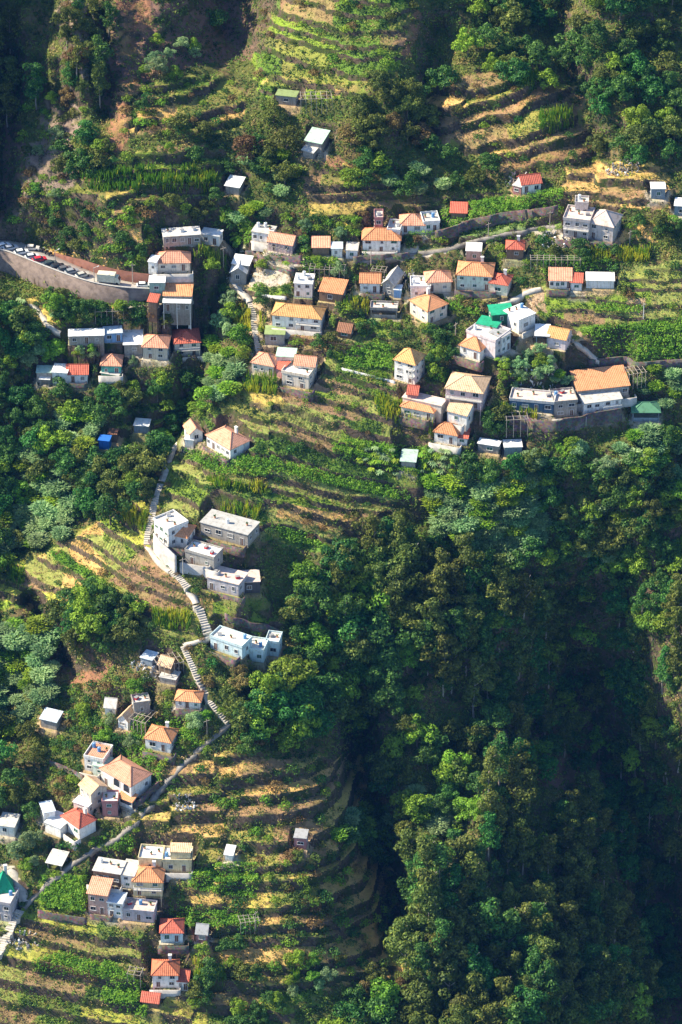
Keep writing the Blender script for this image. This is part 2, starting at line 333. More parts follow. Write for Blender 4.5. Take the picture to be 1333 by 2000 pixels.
H('white block with flat orange roof above the arched house', (165,1478),(202,1486),7,5,'flat','white','salmon',2,2,par=1)
H('mint green terrace roof between the white block and the arched house', (182,1494),(206,1500),5,4,'flat','palegreenwall','palegreen',1,1,name='flat_annex',cat='annex')
H('white villa with arches under a broad salmon hipped roof', (197,1499),(256,1534),8,5.6,'hip','white','salmon',1,3,rise=2.4,arch=1,lm='the arched villa')
H('low red porch roof in front of the arched villa', (232,1556),(258,1566),2.4,2.6,'shed','white','orange',1,1,name='lean_to_shed',cat='porch')
H('cream house with tan gabled roof below the arched villa', (156,1532),(178,1550),5.5,6,'gable','beige','tan',2,2)
H('terrace block with a white slab roof and red curved wall', (200,1568),(230,1568),5,5,'flat','rose','white',2,1,par=1,name='flat_annex',cat='annex')
H('white balcony block left of the cream tan roofed house', (144,1566),(172,1576),3,3.4,'flat','pale_wall','white',1,1,name='flat_annex',cat='annex')
H('white cottage with red hipped roof at lower left', (121,1592),(155,1616),6,4.6,'hip','white','red',1,2,lm='the red hipped cottage')
H('bright white double flat roof left of the red hipped cottage', (88,1606),(118,1618),6,3,'flat','white','white',1,0,name='flat_shed',cat='shed')
H('white upper flat roof behind the double flat roof', (86,1588),(108,1584),5,3.6,'flat','white','paleblue',1,0,name='flat_shed',cat='shed')
H('pale roof fragment at the far left of the lower village', (-4,1612),(28,1616),6,3,'flat','white','pale',1,1)
H('pale tarpaulin canopy over the lane garden', (92,1684),(120,1690),5,1.8,'shed','grey','pale',1,0,name='garden_canopy',cat='canopy')
H('small chapel with bright green pyramid roof at the left edge', (-6,1740),(26,1736),5,4,'hip','white','emerald',1,1,rise=4.5,name='small_chapel',cat='chapel',lm='the green pyramid roof')
H('grey flat roofed block in front of the green pyramid roof', (-12,1762),(20,1768),7,6.5,'flat','lilac','pale',2,2,par=1)
H('yellow house with white flat roof at the top of the lower cluster', (271,1678),(316,1681),6,4,'flat','yellow','white',1,1,par=1)
H('yellow house with white terrace and stair tower', (318,1682),(374,1683),6,4,'flat','yellow','white',1,2,par=1,lm='the yellow terrace house')
H('stair tower box on the terrace of the yellow house', (333,1664),(372,1665),4,6,'flat','yellow','tan',1,1,name='tower_block',cat='tower')
H('orange hipped house with white arcade balcony in the lower cluster', (260,1720),(317,1722),7,5.6,'hip','yellow','orange',2,2,balc=1,lm='the arcade balcony house')
H('house with broken pale flat roofs and white front', (235,1708),(262,1712),7,4.6,'flat','white','pale',2,1)
H('brown stone row with a pale flat roof left of the white front', (182,1700),(235,1708),6,4.4,'flat','brown','pale',1,3)
H('peach roofed tower house with three storeys at lower left', (172,1744),(209,1749),6,7.6,'shed','salmonwall','salmon',2,2,rise=.9,lm='the peach tower house')
H('white house with pale blue flat roof beside the peach tower', (210,1762),(239,1766),5,5.4,'flat','white','paleblue',2,2)
H('pinkish roof terrace with pots right of the pale blue roof', (240,1778),(300,1784),5,3,'flat','lilac','pinkroof',1,3,par=1,name='flat_annex',cat='annex')
H('little pale cyan cottage with a red hipped roof', (314,1820),(357,1820),6,3.4,'hip','cyanshade_wall','red',1,2,lm='the little cyan cottage')
H('two storey white house with red hipped roof at the bottom', (298,1903),(348,1903),6.5,5,'hip','white','redorange',2,2,lm='the lowest red roofed house')
H('low red roofed wing of the lowest red roofed house', (348,1916),(367,1917),4,3,'shed','white','red',1,2,name='side_wing',cat='annex')
H('tiny red gabled shed in the garden at the bottom', (277,1954),(309,1958),4,1.8,'gable','brown','red',1,0,name='garden_hut',cat='hut')
# far up
H('grey-green flat roof above the leaning pergola', (539,186),(578,190),4,2.6,'flat','grey','moss',1,1,name='flat_shed',cat='shed')
H('mint green sheet roofed shed in the middle of the upper slope', (597,274),(628,280),6,3,'shed','grey','palegreen',1,0,name='stone_shed',cat='shed',rise=1.2,lm='the mint roofed shed')
H('white sheet roof below the mint shed', (592,292),(612,298),3,2,'shed','grey','pale',1,0,name='lean_to_shed',cat='shed')
H('small white roofed hut in the upper left woods', (441,362),(467,366),5,2.4,'shed','grey','white',1,0,name='garden_hut',cat='hut',lm='the white hut in the upper woods')
H('bright blue tarpaulin hut in the dark left woods', (193,860),(213,862),3,2.6,'flat','bluetarp','bluetarp',1,0,name='tarp_hut',cat='hut',lm='the blue hut')
H('dull pink shed behind the blue hut', (212,848),(228,849),3,2.4,'flat','brown','rust',1,0,name='flat_shed',cat='shed')
H('small white roofed shed on the dark terraces right of the blue hut', (262,831),(290,833),4,2.2,'flat','bluegrey','white',1,0,name='flat_shed',cat='shed')
H('red and grey striped garden hut on the dry terraces', (575,1636),(598,1638),4,4,'flat','rose','grey',1,1,name='garden_hut',cat='hut',lm='the hut on the dry terraces')
H('red roofed tool shed right of the little cyan cottage', (384,1822),(404,1824),4,3,'gable','rose','grey',1,1,name='garden_hut',cat='hut')
H('white goat shed at the corner of the dark green plots', (440,1668),(454,1670),3,2,'shed','white','white',1,0,name='garden_hut',cat='hut')
# ------------------------------------------------------------------ pads: level ground for each building, road and path
def place(b):
    (ax, ay), (bx, by) = b['e1'], b['e2']
    mx, my = (ax+bx)/2, (ay+by)/2
    drop = b['h']*math.cos(PITCH)*7.0
    P = hit(mx, my+drop)
    zb = P[2] + .25
    zt = zb + b['h']
    A = on_z(ax, ay, zt); Bp = on_z(bx, by, zt)
    A = A[:2]; Bp = Bp[:2]
    u = Bp-A; L = float(np.hypot(*u)); u = u/L; n = np.array([-u[1], u[0]])
    b.update(z=zb, A=A, u=u, n=n, w=L, ang=math.atan2(u[1], u[0]))
    return b
for b in B: place(b)
def rect_dist(x, y, b, mg=(0, 0, 0, 0)):     # distance outside the footprint, margins left,right,front,back
    dx, dy = x-b['A'][0], y-b['A'][1]
    s = dx*b['u'][0]+dy*b['u'][1]; t = dx*b['n'][0]+dy*b['n'][1]
    ox = np.maximum(np.maximum(-mg[0]-s, s-b['w']-mg[1]), 0); oy = np.maximum(np.maximum(-mg[2]-t, t-b['dep']-mg[3]), 0)
    return np.hypot(ox, oy)
Xg, Yg = V[..., 0], V[..., 1]
for mode in (0, 1):
    for b in B:
        sel = (np.abs(Xg-b['A'][0]) < 32) & (np.abs(Yg-b['A'][1]) < 32)
        x, y, z = Xg[sel], Yg[sel], Z[sel]
        if mode == 0:
            d = rect_dist(x, y, b, (.3, .3, 1.0, .3)); Z[sel] = np.where(d < 6, np.maximum(z, b['z']-.25-d*1.3-np.maximum(d-2.5, 0)**2*.9), z)
        else:
            d = rect_dist(x, y, b, (.5, .5, 1.2, .5)); Z[sel] = np.where(d < 9, np.minimum(z, b['z']-.25+d*2.2), z)
for b in sorted(B, key=lambda q: -q['z']):
    sel = (np.abs(Xg-b['A'][0]) < 25) & (np.abs(Yg-b['A'][1]) < 25)
    x, y, z = Xg[sel], Yg[sel], Z[sel]; d = rect_dist(x, y, b, (.5, .5, 1.0, .5)); Z[sel] = np.where(d <= 0, b['z']-.25, z)
# road (upper left)
ROAD_U = [(-260,462),(0,470),(34,470),(69,480),(103,497),(138,514),(172,528),(207,540),(248,550),(296,557)]
ROAD_L = [(-260,470),(0,487),(34,499),(69,514),(103,527),(138,540),(172,551),(207,559),(248,564),(296,566)]
ROAD_Z = None
def resample(pts, n):
    pts = np.array(pts, float); s = np.r_[0, np.cumsum(np.hypot(*np.diff(pts, axis=0).T))]
    t = np.linspace(0, s[-1], n); return np.stack([np.interp(t, s, pts[:, 0]), np.interp(t, s, pts[:, 1])], 1)
NR = 80
xs_ = np.linspace(-260, 296, NR)
ru = np.stack([xs_, np.interp(xs_, *np.array(ROAD_U, float).T)], 1)
rl = np.stack([xs_, np.interp(xs_, *np.array(ROAD_L, float).T)], 1)
k_ = np.ones(7)/7
for a_ in (ru, rl): a_[3:-3, 1] = np.convolve(a_[:, 1], k_, 'valid')
zl = np.array([macro(np.array(p[0]), np.array(p[1]))[2] for p in rl])
zfit = np.polyval(np.polyfit(xs_[30:], zl[30:], 1), xs_); zfit[:30] = np.polyval(np.polyfit(xs_[30:], zl[30:], 1), xs_[:30])
RU = np.array([on_z(p[0], p[1], z) for p, z in zip(ru, zfit)]); RL = np.array([on_z(p[0], p[1], z) for p, z in zip(rl, zfit)])
# ground under the road: level; in front of it the ground lies 8 m lower, held by the wall
RWALL_H = np.interp(xs_, [-260, 0, 100, 180, 240, 296], [8, 7, 7, 6, 5, 3.])
selr = (PX > -600) & (PX < 330) & (PY > 380) & (PY < 660)
x, y, z = Xg[selr], Yg[selr], Z[selr]
best = np.full(x.shape, 1e9); side = np.zeros(x.shape); zr = np.zeros(x.shape); hh = np.zeros(x.shape); wd = np.zeros(x.shape)
for i in range(NR-1):
    a, c = RL[i, :2], RL[i+1, :2]; v = c-a; L2 = v@v
    t = np.clip(((x-a[0])*v[0]+(y-a[1])*v[1])/L2, 0, 1)
    ex, ey = x-a[0]-t*v[0], y-a[1]-t*v[1]; d = np.hypot(ex, ey); m = d < best
    best = np.where(m, d, best); side = np.where(m, np.sign(v[0]*ey-v[1]*ex), side)
    zr = np.where(m, zfit[i]*(1-t)+zfit[i+1]*t, zr); hh = np.where(m, RWALL_H[i], hh)
    wd = np.where(m, np.linalg.norm(RU[i]-RL[i]), wd)
up = side > 0
zn = z.copy()
on = up & (best <= wd+.3)
zn[on] = zr[on]-.75
be = up & ~on; dd = best-wd-.3
zn[be] = np.minimum(z[be], (zr-.75+np.maximum(dd-.1, 0)*1.9)[be]); zn[be] = np.maximum(zn[be], (zr-.9-dd*.2)[be])
lo = (~up) & (best > .25)
zn[lo] = np.minimum(z[lo], (zr-hh+ .0*best)[lo]); zn[lo] = np.where((best < 3)[lo], (zr-hh)[lo], zn[lo])
zn[(~up) & (best <= .25)] = (zr-.12)[(~up) & (best <= .25)]
fall = np.clip((14-best)/8, 0, 1); fall[up] = np.clip((22-best[up])/8, 0, 1)
Z[selr] = z*(1-fall)+zn*fall

# ------------------------------------------------------------------ ground colours
GC = {'scrub': (.085, .095, .028), 'dry': (.54, .33, .12), 'gold': (.46, .34, .09), 'soil': (.27, .165, .095), 'redsoil': (.24, .12, .07),
      'green': (.17, .25, .03), 'lush': (.09, .17, .025), 'olive': (.21, .21, .05), 'field': (.24, .26, .07), 'rock': (.20, .15, .12), 'cliff': (.15, .09, .07),
      'path': (.42, .37, .30), 'yellow': (.38, .38, .06), 'dirt': (.40, .28, .17), 'tread': (.15, .17, .05)}
PAINT = [
 ('tread', TERR[0][0]), ('olive', TERR[1][0]), ('dry', TERR[2][0]), ('olive', TERR[3][0]), ('field', TERR[4][0]), ('olive', TERR[5][0]), ('green', TERR[6][0]),
 ('dry', [(255,185),(400,165),(380,200),(330,245),(290,240)]), ('dry', TERR[9][0]), ('soil', [(600,345),(740,335),(720,380),(690,420),(600,410)]),
 ('lush', [(500,560),(690,560),(680,700),(640,720),(520,700)]),
 # top centre landslip and dry strips
 ('redsoil', [(800,20),(835,30),(830,70),(800,110),(760,115),(790,70)]), ('dry', [(515,155),(600,160),(700,175),(690,190),(600,178),(510,168)]),
 ('dry', [(810,205),(900,195),(960,180),(1100,190),(1100,215),(960,250),(880,225),(820,215)]), ('gold', [(930,240),(1110,205),(1125,260),(980,300),(900,275)]),
 ('green', [(980,150),(1050,140),(1055,165),(1000,170)]),
 # left rocky slopes
 ('rock', [(120,0),(170,0),(190,150),(175,190),(150,200),(125,120)]), ('rock', [(75,165),(125,170),(150,260),(120,330),(95,290)]), ('rock', [(60,280),(130,270),(170,330),(100,420),(40,430),(20,400)]),
 ('dry', [(170,390),(250,400),(285,440),(270,520),(230,520),(205,500),(190,460),(110,480),(80,460),(100,410)]),
 ('cliff', [(-300,100),(40,130),(50,380),(0,430),(-300,470)]), ('cliff', [(190,40),(250,0),(560,0),(500,110),(300,150),(210,210)]),
 ('redsoil', [(235,150),(260,150),(265,200),(225,290),(215,260)]),
 ('dry', [(185,300),(260,320),(290,360),(250,390),(180,370)]), ('redsoil', [(110,1245),(200,1270),(210,1320),(140,1350),(110,1300)]),
 # village dirt
 ('path', [(445,475),(560,470),(600,520),(560,560),(500,600),(505,680),(495,690),(485,600),(440,550)]), ('dirt', [(1020,570),(1055,560),(1070,610),(1060,625),(1030,600)]),
 ('dirt', [(1040,640),(1110,650),(1170,710),(1150,730),(1080,720),(1040,690),(1000,690)]), ('dirt', [(790,755),(880,790),(920,800),(930,870),(840,860),(780,810)]),
 ('soil', [(560,640),(700,640),(760,680),(680,690),(570,670)]), ('path', [(690,485),(870,480),(1000,440),(1110,430),(1110,450),(990,460),(870,500),(700,515)]),
 ('dirt', [(1110,620),(1180,690),(1160,700),(1090,650)]), ('dirt', [(1090,460),(1200,455),(1200,480),(1090,480)]),
 # centre fields
 ('soil', [(530,770),(600,775),(720,795),(715,815),(690,830),(530,785)]), ('soil', [(545,750),(700,745),(760,770),(740,785),(560,765)]), ('field', [(500,770),(640,800),(690,840),(640,860),(520,815),(470,800)]),
 ('gold', [(690,830),(760,800),(830,850),(820,880),(700,850)]), ('green', [(330,860),(480,890),(640,850),(760,900),(760,930),(600,920),(420,930)]),
 ('green', [(545,900),(810,950),(815,1000),(560,960)]), ('dry', [(545,985),(640,1000),(700,1020),(640,1040),(540,1015)]), ('lush', [(520,1020),(650,1050),(640,1080),(520,1060)]),
 ('field', [(330,900),(440,920),(540,1000),(520,1020),(330,990)]),
 ('redsoil', [(430,590),(430,590),(430,591)]),
 # left fields
 ('soil', [(210,1140),(280,1065),(385,1180),(310,1200),(270,1180),(250,1150)]), ('dry', [(240,980),(310,960),(300,1010),(255,1000)]), ('yellow', [(230,985),(300,1000),(285,1050),(240,1030)]),
 ('field', [(160,1050),(240,1040),(250,1090),(210,1110)]), ('dry', [(130,1060),(160,1050),(215,1110),(200,1130),(150,1110)]), ('green', [(95,1075),(120,1080),(200,1135),(190,1150),(110,1100)]),
 ('soil', [(50,1095),(100,1100),(160,1140),(140,1150),(50,1130)]), ('yellow', [(0,1140),(120,1160),(120,1190),(0,1170)]),
 # bottom
 ('green', [(370,1680),(500,1680),(510,1830),(330,1850)]), ('field', [(60,1790),(200,1810),(230,1840),(90,1830)]), ('soil', [(0,1860),(60,1850),(200,1900),(180,1930),(60,1900)]),
 ('field', [(10,1900),(190,1940),(190,1970),(10,1930)]), ('green', [(70,1710),(170,1710),(165,1780),(80,1780)]), ('lush', [(500,1880),(640,1870),(640,1960),(500,1960)]),
 ('dirt', [(290,1570),(340,1570),(400,1590),(340,1600),(280,1600)]), ('dry', [(270,1620),(480,1640),(570,1650),(560,1665),(270,1650)]), ('redsoil', [(290,1950),(370,1940),(380,2010),(290,2010)]),
 ('olive', [(500,1700),(760,1690),(800,1880),(520,1880)]),
 ('green', [(1060,580),(1140,590),(1250,600),(1240,630),(1120,630),(1060,610)]), ('soil', [(1225,585),(1262,585),(1262,620),(1225,620)]), ('lush', [(1130,640),(1333,620),(1360,705),(1180,700)]),
 ('dry', [(1180,440),(1270,440),(1280,470),(1180,470)]), ('field', [(1210,530),(1333,530),(1333,600),(1240,600)]), ('yellow', [(1180,535),(1300,530),(1330,560),(1230,560)]),
 ('dirt', [(1100,150),(1100,150),(1100,151)]), ('cliff', [(1000,1290),(1240,1150),(1333,980),(1500,1100),(1500,2200),(1290,2200),(1270,1780),(1190,1560),(1060,1530),(980,1400)]),
 ('path', [(0,1690),(30,1690),(50,1750),(20,1760)]), ('path', [(0,1830),(40,1840),(50,1860),(0,1870)]),
 ('dry', [(860,1640),(980,1690),(990,1720),(900,1680)]), ('dry', [(660,1890),(800,1880),(830,1900),(700,1930)]), ('redsoil', [(640,300),(720,340),(700,350),(640,320)]),
 ('rock', [(105,1240),(100,1240),(102,1241)]), ('gold', [(60,565),(110,640),(100,650),(50,610)]), ('dry', [(185,572),(250,585),(240,600),(195,595)]),
]
jx = PX + (fbm(PX/22, PY/22, 31)-.5)*44; jy = PY + (fbm(PX/22, PY/22, 37)-.5)*26
CG = np.zeros((ROWS, COLS, 3)); CG[:] = GC['scrub']
BARE = np.zeros((ROWS, COLS))                # 0 overgrown .. 1 open ground
for kind, poly in PAINT:
    m = inpoly(jx, jy, poly); CG[m] = GC[kind]
    BARE[m] = {'rock': .6, 'dry': .7, 'cliff': .35, 'redsoil': .75, 'lush': .2, 'green': .5}.get(kind, 1.0)
n1 = fbm(PX/9, PY/7, 41, 3)
PAL = {0: ['field', 'green', 'soil', 'field', 'lush', 'olive', 'green', 'field', 'soil', 'lush'], 1: ['soil', 'dry', 'field', 'green', 'yellow', 'olive'], 2: ['dry', 'gold', 'soil', 'olive', 'dry', 'olive', 'soil'], 3: ['olive', 'green', 'lush', 'soil', 'field', 'yellow'],
       4: ['field', 'green', 'field', 'soil', 'green', 'green'], 5: ['soil', 'olive', 'dry', 'soil', 'olive', 'redsoil', 'olive'], 6: ['green', 'olive', 'lush', 'lush', 'soil', 'lush'], 7: ['dry', 'olive', 'soil', 'lush'], 8: ['green', 'gold', 'lush', 'olive', 'soil'], 9: ['dry', 'gold', 'soil', 'dry'],
       10: ['soil', 'olive', 'gold'], 11: ['lush', 'lush', 'green'], 12: ['lush', 'green'], 13: ['lush', 'green'], 14: ['green', 'lush', 'soil', 'field', 'dirt'], 15: ['gold', 'olive', 'green']}
ROWSTR = np.zeros((ROWS, COLS))
for ti, names in PAL.items():
    cols_ = np.array([GC[k] for k in names]); m = PZONE == ti; k = PLOT[m] % len(names); blend = .92 if ti in (0, 1, 4) else .8
    CG[m] = CG[m]*(1-blend)+cols_[k]*blend
    dens = np.array([{'lush': .15, 'green': .5, 'olive': .45}.get(q, .92) for q in names]); BARE[m] = dens[k]
    ROWSTR[m] = (((PLOT[m]//7) % 6 == 0) & (ti not in (2, 5, 9, 10))).astype(float)
PAINT2 = [('dirt', [(1022,566),(1054,560),(1066,590),(1070,612),(1040,604)]), ('soil', [(528,770),(560,768),(640,785),(720,800),(700,828),(640,815),(530,788)]), ('soil', [(560,745),(640,745),(720,765),(700,775),(600,765)]), ('field', [(500,790),(600,800),(690,838),(640,850),(520,815)]),
 ('soil', [(212,1140),(282,1066),(385,1178),(320,1200),(275,1185),(250,1155)]), ('dry', [(545,988),(640,1000),(700,1020),(640,1038),(540,1012)]), ('gold', [(545,765),(480,770),(500,800),(560,800)]),
 ('lush', [(96,1078),(120,1080),(200,1136),(188,1148),(108,1100)]), ('dry', [(132,1062),(160,1052),(214,1108),(200,1128),(150,1108)]), ('yellow', [(0,1142),(118,1162),(118,1188),(0,1170)]), ('field', [(162,1050),(240,1040),(250,1090),(212,1110)]),
 ('dirt', [(1225,585),(1262,585),(1262,618),(1225,618)]), ('lush', [(1130,642),(1345,622),(1345,704),(1190,700)]), ('green', [(560,905),(800,965),(810,985),(560,932)]), ('field', [(550,940),(800,985),(800,1000),(550,965)]), ('lush', [(678,672),(765,676),(765,724),(676,718)])]
PAINT2 += [('redsoil', [(225,0),(290,0),(300,60),(250,70)]), ('redsoil', [(230,60),(262,60),(268,110),(235,110)]), ('rock', [(85,160),(150,170),(165,260),(120,280)]), ('redsoil', [(215,230),(250,190),(262,240),(225,320)])]
j2x = PX + (fbm(PX/14, PY/14, 91)-.5)*10; j2y = PY + (fbm(PX/14, PY/14, 92)-.5)*7
for kind, poly in PAINT2:
    m = inpoly(j2x, j2y, poly); CG[m] = np.array(GC[kind])*(.75+.5*n1[m])[:, None]; BARE[m] = .35 if kind == 'lush' else .96
for b in B:                                  # trodden and paved yards round the houses
    if b['cat'] in ('canopy',): continue
    sel = (np.abs(Xg-b['A'][0]) < 25) & (np.abs(Yg-b['A'][1]) < 25)
    x, y = Xg[sel], Yg[sel]; d = rect_dist(x, y, b, (.3, .3, 1.0, .2)) + (fbm(x/2.5, y/2.5, 77)-.5)*2.4
    c = CG[sel]; bb = BARE[sel]; w = np.clip(1.6-d, 0, 1)*(.85 if len(b['label']) % 3 else .4); c = c*(1-w[:, None])+np.array(GC['path' if len(b['label']) % 2 else 'dirt'])*w[:, None]; CG[sel] = c; bb[w > .3] = 1.0; BARE[sel] = bb
mixn = np.clip((fbm(PX/16, PY/12, 51)-.5)*5, 0, 1)[..., None]*BARE[..., None]
CG = CG*(1-mixn*.25) + np.array(GC['green'])*mixn*.25
mixb = np.clip((fbm(PX/40, PY/30, 61)-.56)*7, 0, 1)[..., None]*(1-BARE[..., None])
CG = CG*(1-mixb*.6) + np.array([.16, .105, .06])*mixb*.6
CG *= (.75+.5*n1)[..., None]

# ------------------------------------------------------------------ materials
def mat(name):
    m = bpy.data.materials.new(name); m.use_nodes = True
    nt = m.node_tree; p = nt.nodes['Principled BSDF']; p.inputs['Roughness'].default_value = .85
    p.inputs['Specular IOR Level'].default_value = .25
    return m, nt, p
def N(nt, t, **k):
    n = nt.nodes.new(t)
    for a, v in k.items(): setattr(n, a, v)
    return n
def ramp(nt, fac, stops):
    r = N(nt, 'ShaderNodeValToRGB'); e = r.color_ramp.elements
    while len(e) < len(stops): e.new(.5)
    for s, (p, c) in zip(e, stops): s.position = p; s.color = (*c, 1) if len(c) == 3 else c
    nt.links.new(fac, r.inputs[0]); return r.outputs[0]
def mixc(nt, fac, a, b, mode='MIX'):
    m = N(nt, 'ShaderNodeMix', data_type='RGBA', blend_type=mode)
    for s, v in ((m.inputs['Factor'], fac), (m.inputs['A'], a), (m.inputs['B'], b)):
        if hasattr(v, 'is_linked'): nt.links.new(v, s)
        else: s.default_value = v if not isinstance(v, tuple) or len(v) != 3 else (*v, 1)
    return m.outputs['Result']
def noise_tex(nt, scale, detail=4, rough=.6, coord='Object', vec=None):
    t = N(nt, 'ShaderNodeTexNoise'); t.inputs['Scale'].default_value = scale
    t.inputs['Detail'].default_value = detail; t.inputs['Roughness'].default_value = rough
    if vec is None:
        c = N(nt, 'ShaderNodeTexCoord'); vec = c.outputs[coord]
    nt.links.new(vec, t.inputs['Vector']); return t.outputs['Fac']
def mapr(nt, v, a, b, c, d):
    m = N(nt, 'ShaderNodeMapRange'); nt.links.new(v, m.inputs[0])
    for i, q in enumerate((a, b, c, d)): m.inputs[i+1].default_value = q
    return m.outputs[0]

def ground_material():
    m, nt, p = mat('ground')
    at = N(nt, 'ShaderNodeAttribute'); at.attribute_name = 'tint'
    geo = N(nt, 'ShaderNodeNewGeometry'); sep = N(nt, 'ShaderNodeSeparateXYZ'); nt.links.new(geo.outputs['True Normal'], sep.inputs[0])
    steep = mapr(nt, sep.outputs['Z'], .50, .68, 1, 0)
    n_f = noise_tex(nt, 1.1, 6, .7); n_c = noise_tex(nt, .22, 4, .6); n_g = noise_tex(nt, 3.0, 3, .7)
    wall = ramp(nt, n_f, [(.3, (.045, .032, .022)), (.55, (.13, .095, .065)), (.75, (.21, .165, .11))])
    vegw = mapr(nt, n_c, .45, .6, 0, 1)
    wall = mixc(nt, vegw, wall, (.055, .075, .02))
    g = mixc(nt, mapr(nt, n_g, .3, .7, 0, 1), at.outputs['Color'], mixc(nt, 1.0, at.outputs['Color'], (1.55, 1.5, 1.4), 'MULTIPLY'))
    g = mixc(nt, mapr(nt, n_f, .55, .75, 0, .35), g, (.06, .09, .02))
    wv = N(nt, 'ShaderNodeTexWave'); tc = N(nt, 'ShaderNodeTexCoord'); mp = N(nt, 'ShaderNodeMapping'); mp.inputs['Rotation'].default_value = (0, 0, .35); nt.links.new(tc.outputs['Object'], mp.inputs[0]); nt.links.new(mp.outputs[0], wv.inputs[0])
    wv.inputs['Scale'].default_value = .34; wv.inputs['Distortion'].default_value = .8; wv.inputs['Detail Scale'].default_value = .5
    rw_ = N(nt, 'ShaderNodeMath', operation='MULTIPLY'); nt.links.new(mapr(nt, wv.outputs['Fac'], .45, .65, 0, .6), rw_.inputs[0]); nt.links.new(at.outputs['Alpha'], rw_.inputs[1])
    g = mixc(nt, rw_.outputs[0], g, (.06, .11, .02))
    c = mixc(nt, steep, g, wall); nt.links.new(c, p.inputs['Base Color'])
    bump = N(nt, 'ShaderNodeBump'); bump.inputs['Strength'].default_value = .9; bump.inputs['Distance'].default_value = .5
    nt.links.new(n_f, bump.inputs['Height']); nt.links.new(bump.outputs[0], p.inputs['Normal'])
    p.inputs['Roughness'].default_value = .95; p.inputs['Specular IOR Level'].default_value = .08
    return m
def mesh_np(name, verts, faces, mats, parent=None, smooth=False, attrs=None, midx=None):
    me = bpy.data.meshes.new(name)
    verts = np.asarray(verts, np.float32); faces = np.asarray(faces, np.int32)
    me.vertices.add(len(verts)); me.vertices.foreach_set('co', verts.ravel())
    k = faces.shape[1]
    me.loops.add(faces.size); me.loops.foreach_set('vertex_index', faces.ravel())
    me.polygons.add(len(faces)); me.polygons.foreach_set('loop_start', np.arange(0, faces.size, k, dtype=np.int32))
    if midx is not None: me.polygons.foreach_set('material_index', np.asarray(midx, np.int32))
    me.update(calc_edges=True)
    if smooth: me.polygons.foreach_set('use_smooth', np.ones(len(faces), bool))
    for an, (dom, ty, data) in (attrs or {}).items():
        a = me.attributes.new(an, ty, dom)
        a.data.foreach_set('color' if 'COLOR' in ty else 'value', np.asarray(data, np.float32).ravel())
    for m in mats: me.materials.append(m)
    o = bpy.data.objects.new(name, me); COL.objects.link(o)
    if parent is not None: o.parent = parent
    return o
V2 = V.copy(); V2[..., 2] = Z
M_GROUND = ground_material()
ground = mesh_np('ground', V2.reshape(-1, 3), faces_of(ROWS, COLS), [M_GROUND],
                 attrs={'tint': ('POINT', 'FLOAT_COLOR', np.concatenate([CG, ROWSTR[..., None]], -1))})
ground['kind'] = 'structure'
BV = bvh_of(V2, 1)
def gz(x, y):
    h = BV.ray_cast(Vector((x, y, 900)), Vector((0, 0, -1)))
    return h[0].z if h[0] is not None else None
# ------------------------------------------------------------------ mesh helpers
class MB:
    def __init__(s): s.v = []; s.f = []; s.m = []
    def poly(s, pts, faces, m=0):
        o = len(s.v); s.v += [tuple(p) for p in pts]; s.f += [tuple(i+o for i in f) for f in faces]; s.m += [m]*len(faces)
    def box(s, x0, x1, y0, y1, z0, z1, m=0):
        s.poly([(x0,y0,z0),(x1,y0,z0),(x1,y1,z0),(x0,y1,z0),(x0,y0,z1),(x1,y0,z1),(x1,y1,z1),(x0,y1,z1)],
               [(0,3,2,1),(4,5,6,7),(0,1,5,4),(1,2,6,5),(2,3,7,6),(3,0,4,7)], m)
    def slab(s, pts, th, m=0):               # pts: top polygon counter-clockwise, extruded down by th
        n = len(pts); P = [tuple(p) for p in pts] + [(p[0], p[1], p[2]-th) for p in pts]
        s.poly(P, [tuple(range(n)), tuple(range(2*n-1, n-1, -1))] + [(i, i+n, (i+1) % n+n, (i+1) % n) for i in range(n)], m)
    def bar(s, a, b, r, m=0, n=4, r2=None):
        a = Vector(a); b = Vector(b); d = (b-a).normalized(); r2 = r if r2 is None else r2
        u = d.cross(Vector((0, 0, 1)) if abs(d.z) < .9 else Vector((1, 0, 0))).normalized(); w = d.cross(u)
        P = [a+(u*math.cos(t)+w*math.sin(t))*r for t in [2*math.pi*(i+.5)/n for i in range(n)]] + [b+(u*math.cos(t)+w*math.sin(t))*r2 for t in [2*math.pi*(i+.5)/n for i in range(n)]]
        s.poly(P, [tuple(range(n))[::-1], tuple(range(n, 2*n))] + [(i, (i+1) % n, (i+1) % n+n, i+n) for i in range(n)], m)
    def mesh(s, name, mats):
        me = bpy.data.meshes.new(name); me.from_pydata(s.v, [], s.f)
        for mm in mats: me.materials.append(mm)
        if len(mats) > 1: me.polygons.foreach_set('material_index', s.m)
        me.update(); return me
    def build(s, name, mats, parent=None, loc=(0, 0, 0), rz=0):
        if not isinstance(mats, (list, tuple)): mats = [mats]
        return link(name, s.mesh(name, mats), parent, loc, rz)
def link(name, me, parent=None, loc=(0, 0, 0), rz=0):
    o = bpy.data.objects.new(name, me); COL.objects.link(o); o.parent = parent; o.location = loc; o.rotation_euler = (0, 0, rz)
    return o
USED = {}
def tag(o, label, cat, group=None, kind=None):
    o['label'] = label; o['category'] = cat
    if group: o['group'] = group
    if kind: o['kind'] = kind
    return o
def empty(name, loc, rz=0):
    o = bpy.data.objects.new(name, None); COL.objects.link(o); o.location = loc; o.rotation_euler = (0, 0, rz); o.empty_display_size = .3
    return o

